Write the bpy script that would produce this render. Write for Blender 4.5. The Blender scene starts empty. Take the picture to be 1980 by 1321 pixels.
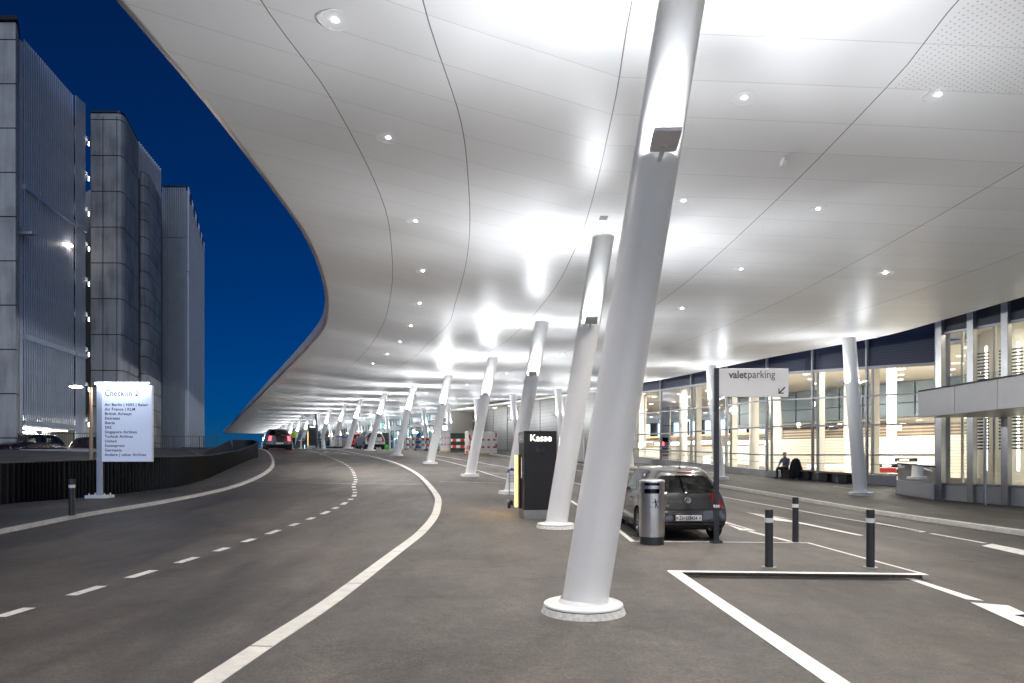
import bpy, bmesh, math, random
from mathutils import Vector, Matrix
R_ = math.radians
random.seed(7)
sc = bpy.context.scene
col = sc.collection

# ------------------------------------------------------------------ camera
CAMZ, F, CX, H0 = 1.6, 1320.0, 990.0, 888.0
cam_d = bpy.data.cameras.new("camera")
cam = bpy.data.objects.new("camera", cam_d); col.objects.link(cam)
cam.location = (0, 0, CAMZ); cam.rotation_euler = (R_(90), 0, 0)
cam_d.sensor_width = 36; cam_d.lens = 24.0; cam_d.shift_y = (H0 - 660.5) / 1980
cam_d.clip_end = 3000; cam_d.clip_start = 0.05
sc.camera = cam
# ------------------------------------------------------------------ dusk sky
w = bpy.data.worlds.new("World"); sc.world = w; w.use_nodes = True
nt = w.node_tree; bg = nt.nodes["Background"]
sky = nt.nodes.new("ShaderNodeTexSky"); sky.sky_type = 'NISHITA'; sky.sun_disc = False
sky.sun_elevation = R_(6); sky.sun_rotation = R_(194); sky.ozone_density = 8.0; sky.air_density = 0.6; sky.dust_density = 0.3
nt.links.new(sky.outputs[0], bg.inputs[0])
bg.inputs[1].default_value = 0.0175
# ------------------------------------------------------------------ last glow of the day
sd = bpy.data.lights.new("sun", 'SUN'); sun = bpy.data.objects.new("sun", sd); col.objects.link(sun)
sd.energy = 0.52; sd.angle = R_(70); sd.color = (0.76, 0.85, 1.0)
sun.rotation_euler = (R_(66), 0, R_(14))
sc.view_settings.view_transform = 'Standard'; sc.view_settings.look = 'None'
sc.view_settings.exposure = 1.45; sc.view_settings.gamma = 1
sc.cycles.use_denoising = True
sc.cycles.max_bounces = 8; sc.cycles.diffuse_bounces = 4; sc.cycles.glossy_bounces = 4
sc.cycles.transmission_bounces = 6; sc.cycles.transparent_max_bounces = 12
sc.cycles.caustics_reflective = False; sc.cycles.caustics_refractive = False
sc.cycles.sample_clamp_indirect = 6

def light(kind, loc, energy, color=(1, 1, 1), to=None, size=0.2, spot=None, blend=0.5, size_y=None, spread=None):
    d = bpy.data.lights.new("lamp_light", kind); o = bpy.data.objects.new("lamp_light", d); col.objects.link(o)
    d.energy = energy; d.color = color; o.location = loc
    if kind == 'AREA':
        d.size = size
        if size_y: d.shape = 'RECTANGLE'; d.size_y = size_y
        if spread: d.spread = spread
    else:
        d.shadow_soft_size = size
    if kind == 'SPOT': d.spot_size = spot; d.spot_blend = blend
    if to is not None:
        o.rotation_euler = (Vector(to) - Vector(loc)).to_track_quat('-Z', 'Y').to_euler()
    return o

# ------------------------------------------------------------------ lie of the land
S_ = [-60, 0, 6.5, 14.1, 22.4, 30.9, 39.7, 48.5, 57.3, 66.1, 74.7, 83, 120, 400]
Z_ = [0, 0, 0, .05, .41, .78, 1.30, 1.77, 2.20, 2.47, 2.60, 2.70, 2.9, 3.6]
def interp(x, xs, ys):
    if x <= xs[0]: return ys[0]
    for i in range(1, len(xs)):
        if x <= xs[i]:
            t = (x - xs[i-1]) / (xs[i] - xs[i-1]); return ys[i-1] + t * (ys[i] - ys[i-1])
    return ys[-1]
KN = [-60] + [2.0 * k for k in range(0, 62)] + [160, 400]
KZ = [interp(k, S_, Z_) if k > 125 else sum(interp(k + d, S_, Z_) for d in (-2, -1, 0, 1, 2)) / 5 for k in KN]
def g(x, y): return interp(y - .5 * x, KN, KZ)
def G(px, py, dz=0.0):
    a = (px - CX) / F; b = (py - H0) / F; y = 1.0
    while y < 160 and CAMZ - b * y >= g(a * y, y) + dz: y += .02
    return Vector((a * y, y, g(a * y, y) + dz))
def GY(px, y, dz=0.0):
    x = (px - CX) / F * y; return Vector((x, y, g(x, y) + dz))
def W(px, py, y): return Vector(((px - CX) / F * y, y, CAMZ + (H0 - py) / F * y))

# ------------------------------------------------------------------ materials
def mat(name, c=(.5, .5, .5), rough=.5, metal=0.0, emit=None, es=1.0, var=0.0, vs=3.0, bump=0.0, bs=40.0, spec=.5, coat=0.0, stretch=None):
    m = bpy.data.materials.new(name); m.use_nodes = True
    t = m.node_tree; b = t.nodes["Principled BSDF"]
    b.inputs["Base Color"].default_value = (*c, 1); b.inputs["Roughness"].default_value = rough
    b.inputs["Metallic"].default_value = metal; b.inputs["Specular IOR Level"].default_value = spec
    b.inputs["Coat Weight"].default_value = coat; b.inputs["Coat Roughness"].default_value = .04
    if emit: b.inputs["Emission Color"].default_value = (*emit, 1); b.inputs["Emission Strength"].default_value = es
    if var or bump:
        tc = t.nodes.new("ShaderNodeTexCoord"); src = tc.outputs["Object"]
        if stretch:
            mp = t.nodes.new("ShaderNodeMapping"); mp.inputs["Scale"].default_value = stretch
            t.links.new(src, mp.inputs[0]); src = mp.outputs[0]
    if var:
        n = t.nodes.new("ShaderNodeTexNoise"); n.inputs["Scale"].default_value = vs; n.inputs["Detail"].default_value = 8
        n.inputs["Roughness"].default_value = .6
        t.links.new(src, n.inputs["Vector"])
        mr = t.nodes.new("ShaderNodeMapRange"); mr.inputs[1].default_value = .3; mr.inputs[2].default_value = .7
        mr.inputs[3].default_value = 1 - var; mr.inputs[4].default_value = 1 + var
        t.links.new(n.outputs[0], mr.inputs[0])
        x = t.nodes.new("ShaderNodeMix"); x.data_type = 'RGBA'; x.blend_type = 'MULTIPLY'; x.inputs[0].default_value = 1
        x.inputs[6].default_value = (*c, 1); t.links.new(mr.outputs[0], x.inputs[7]); t.links.new(x.outputs[2], b.inputs["Base Color"])
    if bump:
        n2 = t.nodes.new("ShaderNodeTexNoise"); n2.inputs["Scale"].default_value = bs; n2.inputs["Detail"].default_value = 6
        t.links.new(src, n2.inputs["Vector"])
        bp = t.nodes.new("ShaderNodeBump"); bp.inputs["Strength"].default_value = bump; bp.inputs["Distance"].default_value = .01
        t.links.new(n2.outputs[0], bp.inputs["Height"]); t.links.new(bp.outputs[0], b.inputs["Normal"])
    return m

def glass(name, tint=(.9, .95, .95), refl=.9, rough=.0, base=.04):
    m = bpy.data.materials.new(name); m.use_nodes = True; t = m.node_tree; t.nodes.clear()
    o = t.nodes.new("ShaderNodeOutputMaterial"); mix = t.nodes.new("ShaderNodeMixShader")
    tr = t.nodes.new("ShaderNodeBsdfTransparent"); tr.inputs[0].default_value = (*tint, 1)
    gl = t.nodes.new("ShaderNodeBsdfGlossy"); gl.inputs["Roughness"].default_value = rough; gl.inputs[0].default_value = (refl, refl, refl, 1)
    fr = t.nodes.new("ShaderNodeLayerWeight"); fr.inputs["Blend"].default_value = .25
    mr = t.nodes.new("ShaderNodeMapRange"); mr.inputs[3].default_value = base; mr.inputs[4].default_value = 1
    t.links.new(fr.outputs["Fresnel"], mr.inputs[0]); t.links.new(mr.outputs[0], mix.inputs[0])
    t.links.new(tr.outputs[0], mix.inputs[1]); t.links.new(gl.outputs[0], mix.inputs[2]); t.links.new(mix.outputs[0], o.inputs[0])
    return m

def asphalt(name, c1, c2, rough=.62):
    m = bpy.data.materials.new(name); m.use_nodes = True; t = m.node_tree; b = t.nodes["Principled BSDF"]
    tc = t.nodes.new("ShaderNodeTexCoord")
    def noise(sc_, det, strch=None, rg=.6):
        n = t.nodes.new("ShaderNodeTexNoise"); n.inputs["Scale"].default_value = sc_; n.inputs["Detail"].default_value = det; n.inputs["Roughness"].default_value = rg
        if strch:
            mp = t.nodes.new("ShaderNodeMapping"); mp.inputs["Scale"].default_value = strch; t.links.new(tc.outputs["Object"], mp.inputs[0]); t.links.new(mp.outputs[0], n.inputs["Vector"])
        else: t.links.new(tc.outputs["Object"], n.inputs["Vector"])
        return n.outputs[0]
    def rng(v, a, b_, c, d):
        mr = t.nodes.new("ShaderNodeMapRange"); mr.inputs[1].default_value = a; mr.inputs[2].default_value = b_; mr.inputs[3].default_value = c; mr.inputs[4].default_value = d; t.links.new(v, mr.inputs[0]); return mr.outputs[0]
    def mul(a, b_):
        n = t.nodes.new("ShaderNodeMath"); n.operation = 'MULTIPLY'; t.links.new(a, n.inputs[0]); t.links.new(b_, n.inputs[1]); return n.outputs[0]
    big = noise(.30, 5, (1, .7, 1)); streak = noise(1.6, 9, (1, .22, 1), .68); mott = noise(5.5, 8, None, .72)
    grain = noise(38, 4, None, .85); fine = noise(150, 2, None, .7)
    k = mul(mul(rng(big, .35, .65, .68, 1.30), rng(streak, .34, .66, .70, 1.30)), mul(rng(mott, .32, .68, .80, 1.22), mul(rng(grain, .30, .70, .45, 1.60), rng(fine, .3, .7, .75, 1.28))))
    stain = rng(noise(.9, 7, None, .65), .60, .68, 1.0, .62); k = mul(k, stain)
    v = t.nodes.new("ShaderNodeTexVoronoi"); v.feature = 'DISTANCE_TO_EDGE'; v.inputs["Scale"].default_value = 260
    t.links.new(tc.outputs["Object"], v.inputs["Vector"])
    r = t.nodes.new("ShaderNodeMix"); r.data_type = 'RGBA'; r.inputs[6].default_value = (*c1, 1); r.inputs[7].default_value = (*c2, 1)
    t.links.new(rng(noise(.55, 6, (1, .5, 1)), .35, .65, 0, 1), r.inputs[0])
    x = t.nodes.new("ShaderNodeMix"); x.data_type = 'RGBA'; x.blend_type = 'MULTIPLY'; x.inputs[0].default_value = 1
    t.links.new(r.outputs[2], x.inputs[6]); t.links.new(k, x.inputs[7]); t.links.new(x.outputs[2], b.inputs["Base Color"])
    t.links.new(rng(streak, .35, .65, rough - .14, rough + .12), b.inputs["Roughness"])
    bp = t.nodes.new("ShaderNodeBump"); bp.inputs["Strength"].default_value = .8; bp.inputs["Distance"].default_value = .008
    t.links.new(grain, bp.inputs["Height"]); t.links.new(bp.outputs[0], b.inputs["Normal"])
    return m

def worn_paint(name):
    m = mat(name, (.72, .71, .68), .6, var=.14, vs=7, bump=.3, bs=120); t = m.node_tree; b = t.nodes["Principled BSDF"]
    src = b.inputs["Base Color"].links[0].from_socket; tc = t.nodes.new("ShaderNodeTexCoord")
    n = t.nodes.new("ShaderNodeTexNoise"); n.inputs["Scale"].default_value = 13; n.inputs["Detail"].default_value = 9; n.inputs["Roughness"].default_value = .75; t.links.new(tc.outputs["Object"], n.inputs["Vector"])
    n2 = t.nodes.new("ShaderNodeTexNoise"); n2.inputs["Scale"].default_value = .8; n2.inputs["Detail"].default_value = 3; t.links.new(tc.outputs["Object"], n2.inputs["Vector"])
    ad = t.nodes.new("ShaderNodeMath"); ad.operation = 'MULTIPLY_ADD'; ad.inputs[1].default_value = .35; t.links.new(n2.outputs[0], ad.inputs[0]); t.links.new(n.outputs[0], ad.inputs[2])
    mr = t.nodes.new("ShaderNodeMapRange"); mr.inputs[1].default_value = .76; mr.inputs[2].default_value = .86; mr.inputs[3].default_value = 0; mr.inputs[4].default_value = .8; t.links.new(ad.outputs[0], mr.inputs[0])
    x = t.nodes.new("ShaderNodeMix"); x.data_type = 'RGBA'; t.links.new(mr.outputs[0], x.inputs[0]); t.links.new(src, x.inputs[6]); x.inputs[7].default_value = (.10, .095, .09, 1); t.links.new(x.outputs[2], b.inputs["Base Color"])
    return m

def concrete(name, c=(.31, .31, .32), stain=(.17, .17, .18)):
    m = bpy.data.materials.new(name); m.use_nodes = True; t = m.node_tree; b = t.nodes["Principled BSDF"]; b.inputs["Roughness"].default_value = .85
    tc = t.nodes.new("ShaderNodeTexCoord")
    mp = t.nodes.new("ShaderNodeMapping"); mp.inputs["Scale"].default_value = (1.2, 1.2, .12); t.links.new(tc.outputs["Object"], mp.inputs[0])
    n = t.nodes.new("ShaderNodeTexNoise"); n.inputs["Scale"].default_value = 1.6; n.inputs["Detail"].default_value = 9; n.inputs["Roughness"].default_value = .7; t.links.new(mp.outputs[0], n.inputs["Vector"])
    n3 = t.nodes.new("ShaderNodeTexNoise"); n3.inputs["Scale"].default_value = .5; n3.inputs["Detail"].default_value = 8; t.links.new(tc.outputs["Object"], n3.inputs["Vector"])
    ad = t.nodes.new("ShaderNodeMath"); ad.operation = 'ADD'; t.links.new(n.outputs[0], ad.inputs[0]); t.links.new(n3.outputs[0], ad.inputs[1])
    hf = t.nodes.new("ShaderNodeMath"); hf.operation = 'MULTIPLY'; hf.inputs[1].default_value = .5; t.links.new(ad.outputs[0], hf.inputs[0])
    r = t.nodes.new("ShaderNodeValToRGB"); r.color_ramp.elements[0].position = .40; r.color_ramp.elements[1].position = .56
    r.color_ramp.elements[0].color = (*stain, 1); r.color_ramp.elements[1].color = (*c, 1); t.links.new(hf.outputs[0], r.inputs[0]); t.links.new(r.outputs[0], b.inputs["Base Color"])
    n2 = t.nodes.new("ShaderNodeTexNoise"); n2.inputs["Scale"].default_value = 30; n2.inputs["Detail"].default_value = 5; t.links.new(tc.outputs["Object"], n2.inputs["Vector"])
    bp = t.nodes.new("ShaderNodeBump"); bp.inputs["Strength"].default_value = .3; bp.inputs["Distance"].default_value = .01; t.links.new(n2.outputs[0], bp.inputs["Height"]); t.links.new(bp.outputs[0], b.inputs["Normal"])
    return m

def soffit_mat(name):
    """white aluminium panels: joints and perforated fields follow the panel grid (UV in metres)"""
    m = bpy.data.materials.new(name); m.use_nodes = True; t = m.node_tree; b = t.nodes["Principled BSDF"]
    b.inputs["Roughness"].default_value = .36; b.inputs["Specular IOR Level"].default_value = .55
    uv = t.nodes.new("ShaderNodeUVMap"); uv.uv_map = "UVMap"
    sp = t.nodes.new("ShaderNodeSeparateXYZ"); t.links.new(uv.outputs[0], sp.inputs[0])
    def M(op, a, bb=None, c=None):
        n = t.nodes.new("ShaderNodeMath"); n.operation = op
        for i, v in enumerate((a, bb, c)):
            if v is None: continue
            if isinstance(v, (int, float)): n.inputs[i].default_value = v
            else: t.links.new(v, n.inputs[i])
        return n.outputs[0]
    u, v = sp.outputs[0], sp.outputs[1]            # u: metres along, v: line index (0 edge .. 7 right)
    uu = M('DIVIDE', u, .92); fu = M('FRACT', uu)
    du = M('MINIMUM', fu, M('SUBTRACT', 1.0, fu))
    lu = M('LESS_THAN', du, .009)                    # transverse joint ~ 1.6 cm
    # long joints are marked by attribute 'joint' distance in metres
    at = t.nodes.new("ShaderNodeAttribute"); at.attribute_name = "jd"
    lv = M('LESS_THAN', at.outputs["Fac"], .0075)
    # perforation
    cell = M('FLOOR', uu)
    pm = M('FLOORED_MODULO', M('ADD', cell, 3), 9.0)
    band = M('MULTIPLY', M('LESS_THAN', pm, 3.5), M('GREATER_THAN', v, 4.02))
    at2 = t.nodes.new("ShaderNodeTexCoord")
    s2 = t.nodes.new("ShaderNodeSeparateXYZ"); t.links.new(at2.outputs["Object"], s2.inputs[0])
    hx = M('SUBTRACT', M('FRACT', M('MULTIPLY', s2.outputs[0], 14.0)), .5)
    hy = M('SUBTRACT', M('FRACT', M('ADD', M('MULTIPLY', s2.outputs[1], 14.0), M('MULTIPLY', M('FLOOR', M('MULTIPLY', s2.outputs[0], 14.0)), .5))), .5)
    rr = M('ADD', M('MULTIPLY', hx, hx), M('MULTIPLY', hy, hy))
    hole = M('MULTIPLY', M('LESS_THAN', rr, .024), band)
    dark = M('MAXIMUM', M('MULTIPLY', lu, .22), M('MAXIMUM', M('MULTIPLY', lv, .85), M('MULTIPLY', hole, .45)))
    x = t.nodes.new("ShaderNodeMix"); x.data_type = 'RGBA'; t.links.new(dark, x.inputs[0])
    # each panel leaves the mill a shade different
    wn = t.nodes.new("ShaderNodeTexWhiteNoise"); wn.noise_dimensions = '2D'
    cv = t.nodes.new("ShaderNodeCombineXYZ"); t.links.new(cell, cv.inputs[0]); t.links.new(M('FLOOR', v), cv.inputs[1]); t.links.new(cv.outputs[0], wn.inputs[0])
    mr = t.nodes.new("ShaderNodeMapRange"); mr.inputs[3].default_value = .79; mr.inputs[4].default_value = .84; t.links.new(wn.outputs[0], mr.inputs[0])
    cc = t.nodes.new("ShaderNodeCombineXYZ")
    for i, k in enumerate((1.0, 1.0, 1.01)): t.links.new(M('MULTIPLY', mr.outputs[0], k), cc.inputs[i])
    t.links.new(cc.outputs[0], x.inputs[6]); x.inputs[7].default_value = (.03, .03, .035, 1)
    t.links.new(x.outputs[2], b.inputs["Base Color"])
    n = t.nodes.new("ShaderNodeTexNoise"); n.inputs["Scale"].default_value = .6; n.inputs["Detail"].default_value = 2; t.links.new(at2.outputs["Object"], n.inputs["Vector"])
    bp = t.nodes.new("ShaderNodeBump"); bp.inputs["Strength"].default_value = .10; bp.inputs["Distance"].default_value = .05; t.links.new(n.outputs[0], bp.inputs["Height"]); t.links.new(bp.outputs[0], b.inputs["Normal"])
    return m

def striped(name, c1, c2, freq, axis='Z', duty=.5, rough=.5, metal=0.0):
    m = bpy.data.materials.new(name); m.use_nodes = True; t = m.node_tree; b = t.nodes["Principled BSDF"]
    b.inputs["Roughness"].default_value = rough; b.inputs["Metallic"].default_value = metal
    tc = t.nodes.new("ShaderNodeTexCoord"); sp = t.nodes.new("ShaderNodeSeparateXYZ"); t.links.new(tc.outputs["Object"], sp.inputs[0])
    a = t.nodes.new("ShaderNodeMath"); a.operation = 'MULTIPLY'; a.inputs[1].default_value = freq; t.links.new(sp.outputs[axis], a.inputs[0])
    f = t.nodes.new("ShaderNodeMath"); f.operation = 'FRACT'; t.links.new(a.outputs[0], f.inputs[0])
    l = t.nodes.new("ShaderNodeMath"); l.operation = 'LESS_THAN'; l.inputs[1].default_value = duty; t.links.new(f.outputs[0], l.inputs[0])
    x = t.nodes.new("ShaderNodeMix"); x.data_type = 'RGBA'; t.links.new(l.outputs[0], x.inputs[0]); x.inputs[6].default_value = (*c1, 1); x.inputs[7].default_value = (*c2, 1)
    t.links.new(x.outputs[2], b.inputs["Base Color"])
    return m

M_ = dict(
    asphalt=asphalt("asphalt", (.058, .054, .051), (.094, .083, .073)),
    paving=asphalt("pavement", (.063, .059, .055), (.102, .091, .080), .7),
    paint=worn_paint("road_paint"),
    kerbstone=mat("kerbstone", (.62, .61, .58), .7, var=.14, vs=6, bump=.4, bs=60),
    steelwhite=mat("white_enamel", (.87, .87, .87), .30, var=.02, vs=2),
    plinth=mat("pitted_white_concrete", (.66, .66, .64), .8, var=.25, vs=22, bump=.6, bs=30),
    gap=mat("black_rubber", (.012, .012, .014), .7),
    lampbox=mat("lamp_housing_grey", (.85, .84, .83), .45),
    glow=mat("lamp_glow", (1, 1, 1), .5, emit=(.95, .97, 1), es=12),
    glowdisc=mat("downlight_glow", (1, 1, 1), .5, emit=(.93, .96, 1), es=30),
    glowsoft=mat("ceiling_disc_glow", (1, 1, 1), .5, emit=(1, .93, .80), es=3.0),
    glowcool=mat("fluorescent_glow", (1, 1, 1), .5, emit=(.95, 1, .92), es=5.0),
    soffit=soffit_mat("aluminium_soffit"),
    fascia=mat("fascia_grey", (.56, .55, .56), .35, var=.03),
    concrete=concrete("stained_concrete"),
    shadecon=mat("shade_toned_concrete", (.045, .047, .052), .9, var=.2),  # concrete coloured near black to stand for the shade behind the louvers
    concrete2=concrete("pale_concrete", (.42, .41, .40), (.28, .27, .27)),
    rib=mat("ribbed_aluminium", (.40, .43, .48), .5, .3, var=.1, vs=1.0),
    blade=mat("blue_grey_blade", (.42, .46, .54), .5, .25, var=.08, vs=1.2),
    darksteel=mat("dark_steel", (.035, .038, .045), .4, .6),
    anthracite=mat("anthracite_paint", (.045, .047, .052), .38, .3),
    fence=mat("black_fence_steel", (.006, .006, .007), .35, .5),
    stainless=mat("brushed_stainless", (.68, .65, .61), .30, 1.0, var=.22, vs=30, stretch=(1, 1, .02)),
    stainlessh=mat("stainless_plinth", (.40, .40, .40), .38, 1.0, var=.14, vs=2),
    mullion=mat("mullion_aluminium", (.30, .30, .31), .55, .5),
    darkmull=mat("dark_mullion", (.09, .09, .10), .4, .6),
    navy=striped("navy_louvre", (.008, .011, .028), (.016, .022, .048), 9, 'Z', .5, .35),
    glassw=glass("clear_glass", (.93, .95, .93), .9, 0, .035),
    glassc=glass("cyan_glass", (.62, .84, .84), .9, 0.02, .10),
    glassd=glass("tinted_car_glass", (.30, .34, .33), .9, 0, .06),
    glassg=glass("grey_glass", (.72, .76, .74), .9, 0, .12),
    cream=mat("cream_plaster", (.83, .79, .70), .7, var=.03),
    creamw=mat("white_plaster", (.80, .76, .68), .6),
    timber=striped("slatted_timber_wall", (.82, .76, .64), (.58, .50, .40), 6.5, 'Z', .36, .6),
    timberd=striped("dark_timber_slats", (.60, .50, .38), (.24, .18, .13), 5.5, 'Z', .5, .6),
    bluepanel=mat("blue_grey_panel", (.28, .34, .38), .35, .2),
    floorin=mat("hall_floor", (.55, .50, .43), .3),
    cyanwall=mat("pale_cyan_wall", (.50, .68, .70), .5, var=.1, vs=.6),
    clad=striped("grey_cladding", (.27, .265, .255), (.09, .09, .09), 3.6, 'Z', .05, .45, .3),
    signwhite=mat("sign_white", (.84, .84, .84), .45),
    lightbox=mat("sign_light_face", (.55, .60, .72), .5, emit=(.66, .75, 1.0), es=.10),
    ink=mat("dark_ink", (.02, .025, .04), 1.0, spec=0), inkgrey=mat("grey_ink", (.13, .13, .14), .6),
    black=mat("matt_black", (.012, .012, .014), .45), blackgloss=mat("black_gloss", (.01, .01, .012), .12),
    yellow=mat("yellow_light_strip", (.9, .6, .05), .5, emit=(1, .62, .14), es=1.6),
    kasse=mat("lit_letters", (1, 1, 1), .5, emit=(1, .97, .86), es=1.1),
    bluepl=mat("blue_plastic", (.02, .06, .35), .4), chrome=mat("chrome", (.7, .7, .7), .12, 1.0),
    galv=mat("galvanised_wire", (.42, .42, .43), .35, .8),
    tyre=mat("tyre_rubber", (.014, .014, .014), .75), alloy=mat("alloy_rim", (.45, .45, .46), .25, .9),
    greypaint=mat("dark_grey_car_paint", (.048, .046, .046), .28, .5, coat=1.0),
    silverpaint=mat("silver_car_paint", (.42, .42, .43), .3, .6, coat=1.0),
    redpaint=mat("red_car_paint", (.50, .02, .02), .3, .2, coat=1.0),
    blackpaint=mat("black_car_paint", (.03, .012, .018), .25, .4, coat=1.0),
    redlens=mat("red_lens", (.22, .006, .006), .12),
    redlit=mat("lit_red_lens", (.6, .01, .01), .2, emit=(1, .03, .04), es=4),
    plate=mat("plate_white", (.72, .72, .72), .4), red=mat("signal_red", (.52, .03, .03), .5), white=mat("barrier_white", (.72, .70, .68), .55, var=.06),
    green=mat("container_green", (.035, .085, .05), .5, var=.25, vs=5), orange=mat("orange_plastic", (.75, .16, .02), .5),
    seat=mat("seat_fabric", (.02, .02, .022), .9),
    skin=mat("skin", (.45, .27, .20), .6), shirt=mat("grey_blue_shirt", (.10, .12, .17), .9), trousers=mat("dark_trousers", (.014, .014, .018), .9),
    coat=mat("dark_coat", (.010, .010, .013), .95), hair=mat("grey_hair", (.35, .33, .31), .9), hivis=mat("hi_vis_yellow", (.65, .75, .05), .7), brown=mat("brown_leather", (.20, .10, .05), .7),
    wood=mat("bench_wood", (.16, .10, .07), .6, var=.2, vs=6, stretch=(1, 1, 8)),
    screen=mat("information_screen", (.05, .06, .1), .3, emit=(.55, .65, .95), es=1.3),
    screenw=mat("bright_shop_sign", (1, 1, 1), .4, emit=(1, .95, .85), es=2.5),
    windowblue=mat("far_window_glow", (.4, .5, .6), .3, emit=(.60, .78, 1), es=1.0), orangeglow=mat("orange_light_band", (1, .4, .1), .5, emit=(1, .36, .12), es=1.6),
    greenglow=mat("exit_sign_green", (.1, .5, .3), .5, emit=(.15, .9, .5), es=1.4),
    sodium=mat("street_lamp_glow", (1, .8, .6), .5, emit=(1, .80, .58), es=25),
    soil=mat("terrain_ground", (.05, .05, .05), .9, var=.2, vs=.3),
    perf=mat("perforated_vent", (.35, .35, .35), .6),
)

# ------------------------------------------------------------------ mesh builder
class MB:
    def __init__(s): s.v = []; s.f = []; s.mi = []; s.mat = 0
    def quad(s, *p):
        n = len(s.v); s.v += [tuple(q) for q in p]; s.f.append(tuple(range(n, n + len(p)))); s.mi.append(s.mat); return s
    def mesh(s, vs, fs):
        n = len(s.v); s.v += [tuple(q) for q in vs]
        for f in fs: s.f.append(tuple(i + n for i in f)); s.mi.append(s.mat)
        return s
    def box(s, c, d, rz=0.0, rx=0.0, ry=0.0):
        hx, hy, hz = d[0] / 2, d[1] / 2, d[2] / 2
        m = Matrix.Translation(c) @ Matrix.Rotation(rz, 4, 'Z') @ Matrix.Rotation(ry, 4, 'Y') @ Matrix.Rotation(rx, 4, 'X')
        vs = [m @ Vector((x, y, z)) for x in (-hx, hx) for y in (-hy, hy) for z in (-hz, hz)]
        return s.mesh(vs, [(0, 1, 3, 2), (4, 6, 7, 5), (0, 4, 5, 1), (2, 3, 7, 6), (0, 2, 6, 4), (1, 5, 7, 3)])
    def beam(s, a, b, wd, h):
        a, b = Vector(a), Vector(b); d = b - a; L = d.length
        if L < 1e-6: return s
        x = d / L; y = Vector((0, 0, 1)).cross(x)
        if y.length < 1e-4: y = Vector((0, 1, 0))
        y.normalize(); z = x.cross(y)
        vs = [p + y * sy * wd / 2 + z * sz * h / 2 for p in (a, b) for sy in (-1, 1) for sz in (-1, 1)]
        return s.mesh(vs, [(0, 1, 3, 2), (4, 6, 7, 5), (0, 4, 5, 1), (2, 3, 7, 6), (0, 2, 6, 4), (1, 5, 7, 3)])
    def cyl(s, a, b, r0, r1=None, n=16, hcut=False, caps=True):
        """hcut: rings horizontal (a leaning column cut level)"""
        r1 = r0 if r1 is None else r1; a, b = Vector(a), Vector(b); d = (b - a).normalized()
        if hcut: x, y = Vector((1, 0, 0)), Vector((0, 1, 0))
        else:
            x = d.orthogonal().normalized(); y = d.cross(x)
        vs = []
        for p, r in ((a, r0), (b, r1)):
            for k in range(n):
                t = 2 * math.pi * k / n; vs.append(p + x * math.cos(t) * r + y * math.sin(t) * r)
        fs = [(k, (k + 1) % n, n + (k + 1) % n, n + k) for k in range(n)]
        if caps: fs += [tuple(range(n - 1, -1, -1)), tuple(range(n, 2 * n))]
        return s.mesh(vs, fs)
    def lathe(s, prof, n=32, c=(0, 0, 0)):
        c = Vector(c); vs = [c + Vector((r * math.cos(2 * math.pi * k / n), r * math.sin(2 * math.pi * k / n), z)) for r, z in prof for k in range(n)]
        fs = []
        for i in range(len(prof) - 1):
            for k in range(n): fs.append((i * n + k, i * n + (k + 1) % n, (i + 1) * n + (k + 1) % n, (i + 1) * n + k))
        return s.mesh(vs, fs)
    def ball(s, c, r, n=12, sc3=(1, 1, 1)):
        pr = [(max(1e-4, math.sin(math.pi * i / n)) * r, -math.cos(math.pi * i / n) * r) for i in range(n + 1)]
        c = Vector(c); N = 2 * n; vs = [c + Vector((q * math.cos(2 * math.pi * k / N) * sc3[0], q * math.sin(2 * math.pi * k / N) * sc3[1], z * sc3[2])) for q, z in pr for k in range(N)]
        fs = [(i * N + k, i * N + (k + 1) % N, (i + 1) * N + (k + 1) % N, (i + 1) * N + k) for i in range(n) for k in range(N)]
        return s.mesh(vs, fs)
    def tube(s, pts, r, n=8):
        for a, b in zip(pts, pts[1:]): s.cyl(a, b, r, n=n)
        for p in pts[1:-1]: s.ball(p, r, 4)
        return s
    def prism(s, pts, z0, z1):
        n = len(pts); vs = [(x, y, z0) for x, y in pts] + [(x, y, z1) for x, y in pts]
        return s.mesh(vs, [tuple(range(n - 1, -1, -1)), tuple(range(n, 2 * n))] + [(k, (k + 1) % n, n + (k + 1) % n, n + k) for k in range(n)])
    def build(s, name, m, parent=None, smooth=35, bevel=0.0, loc=None, rz=None):
        me = bpy.data.meshes.new(name); me.from_pydata(s.v, [], s.f)
        for x in (m if isinstance(m, (list, tuple)) else [m]): me.materials.append(x)
        me.polygons.foreach_set("material_index", s.mi); me.update()
        bm = bmesh.new(); bm.from_mesh(me); bmesh.ops.recalc_face_normals(bm, faces=bm.faces); bm.to_mesh(me); bm.free()
        if smooth: me.shade_smooth(); me.set_sharp_from_angle(angle=R_(smooth))
        o = bpy.data.objects.new(name, me); col.objects.link(o)
        if parent: o.parent = parent
        if loc is not None: o.location = loc
        if rz is not None: o.rotation_euler.z = rz
        if bevel:
            b = o.modifiers.new("bevel", 'BEVEL'); b.width = bevel; b.segments = 2; b.limit_method = 'ANGLE'
        return o

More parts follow.
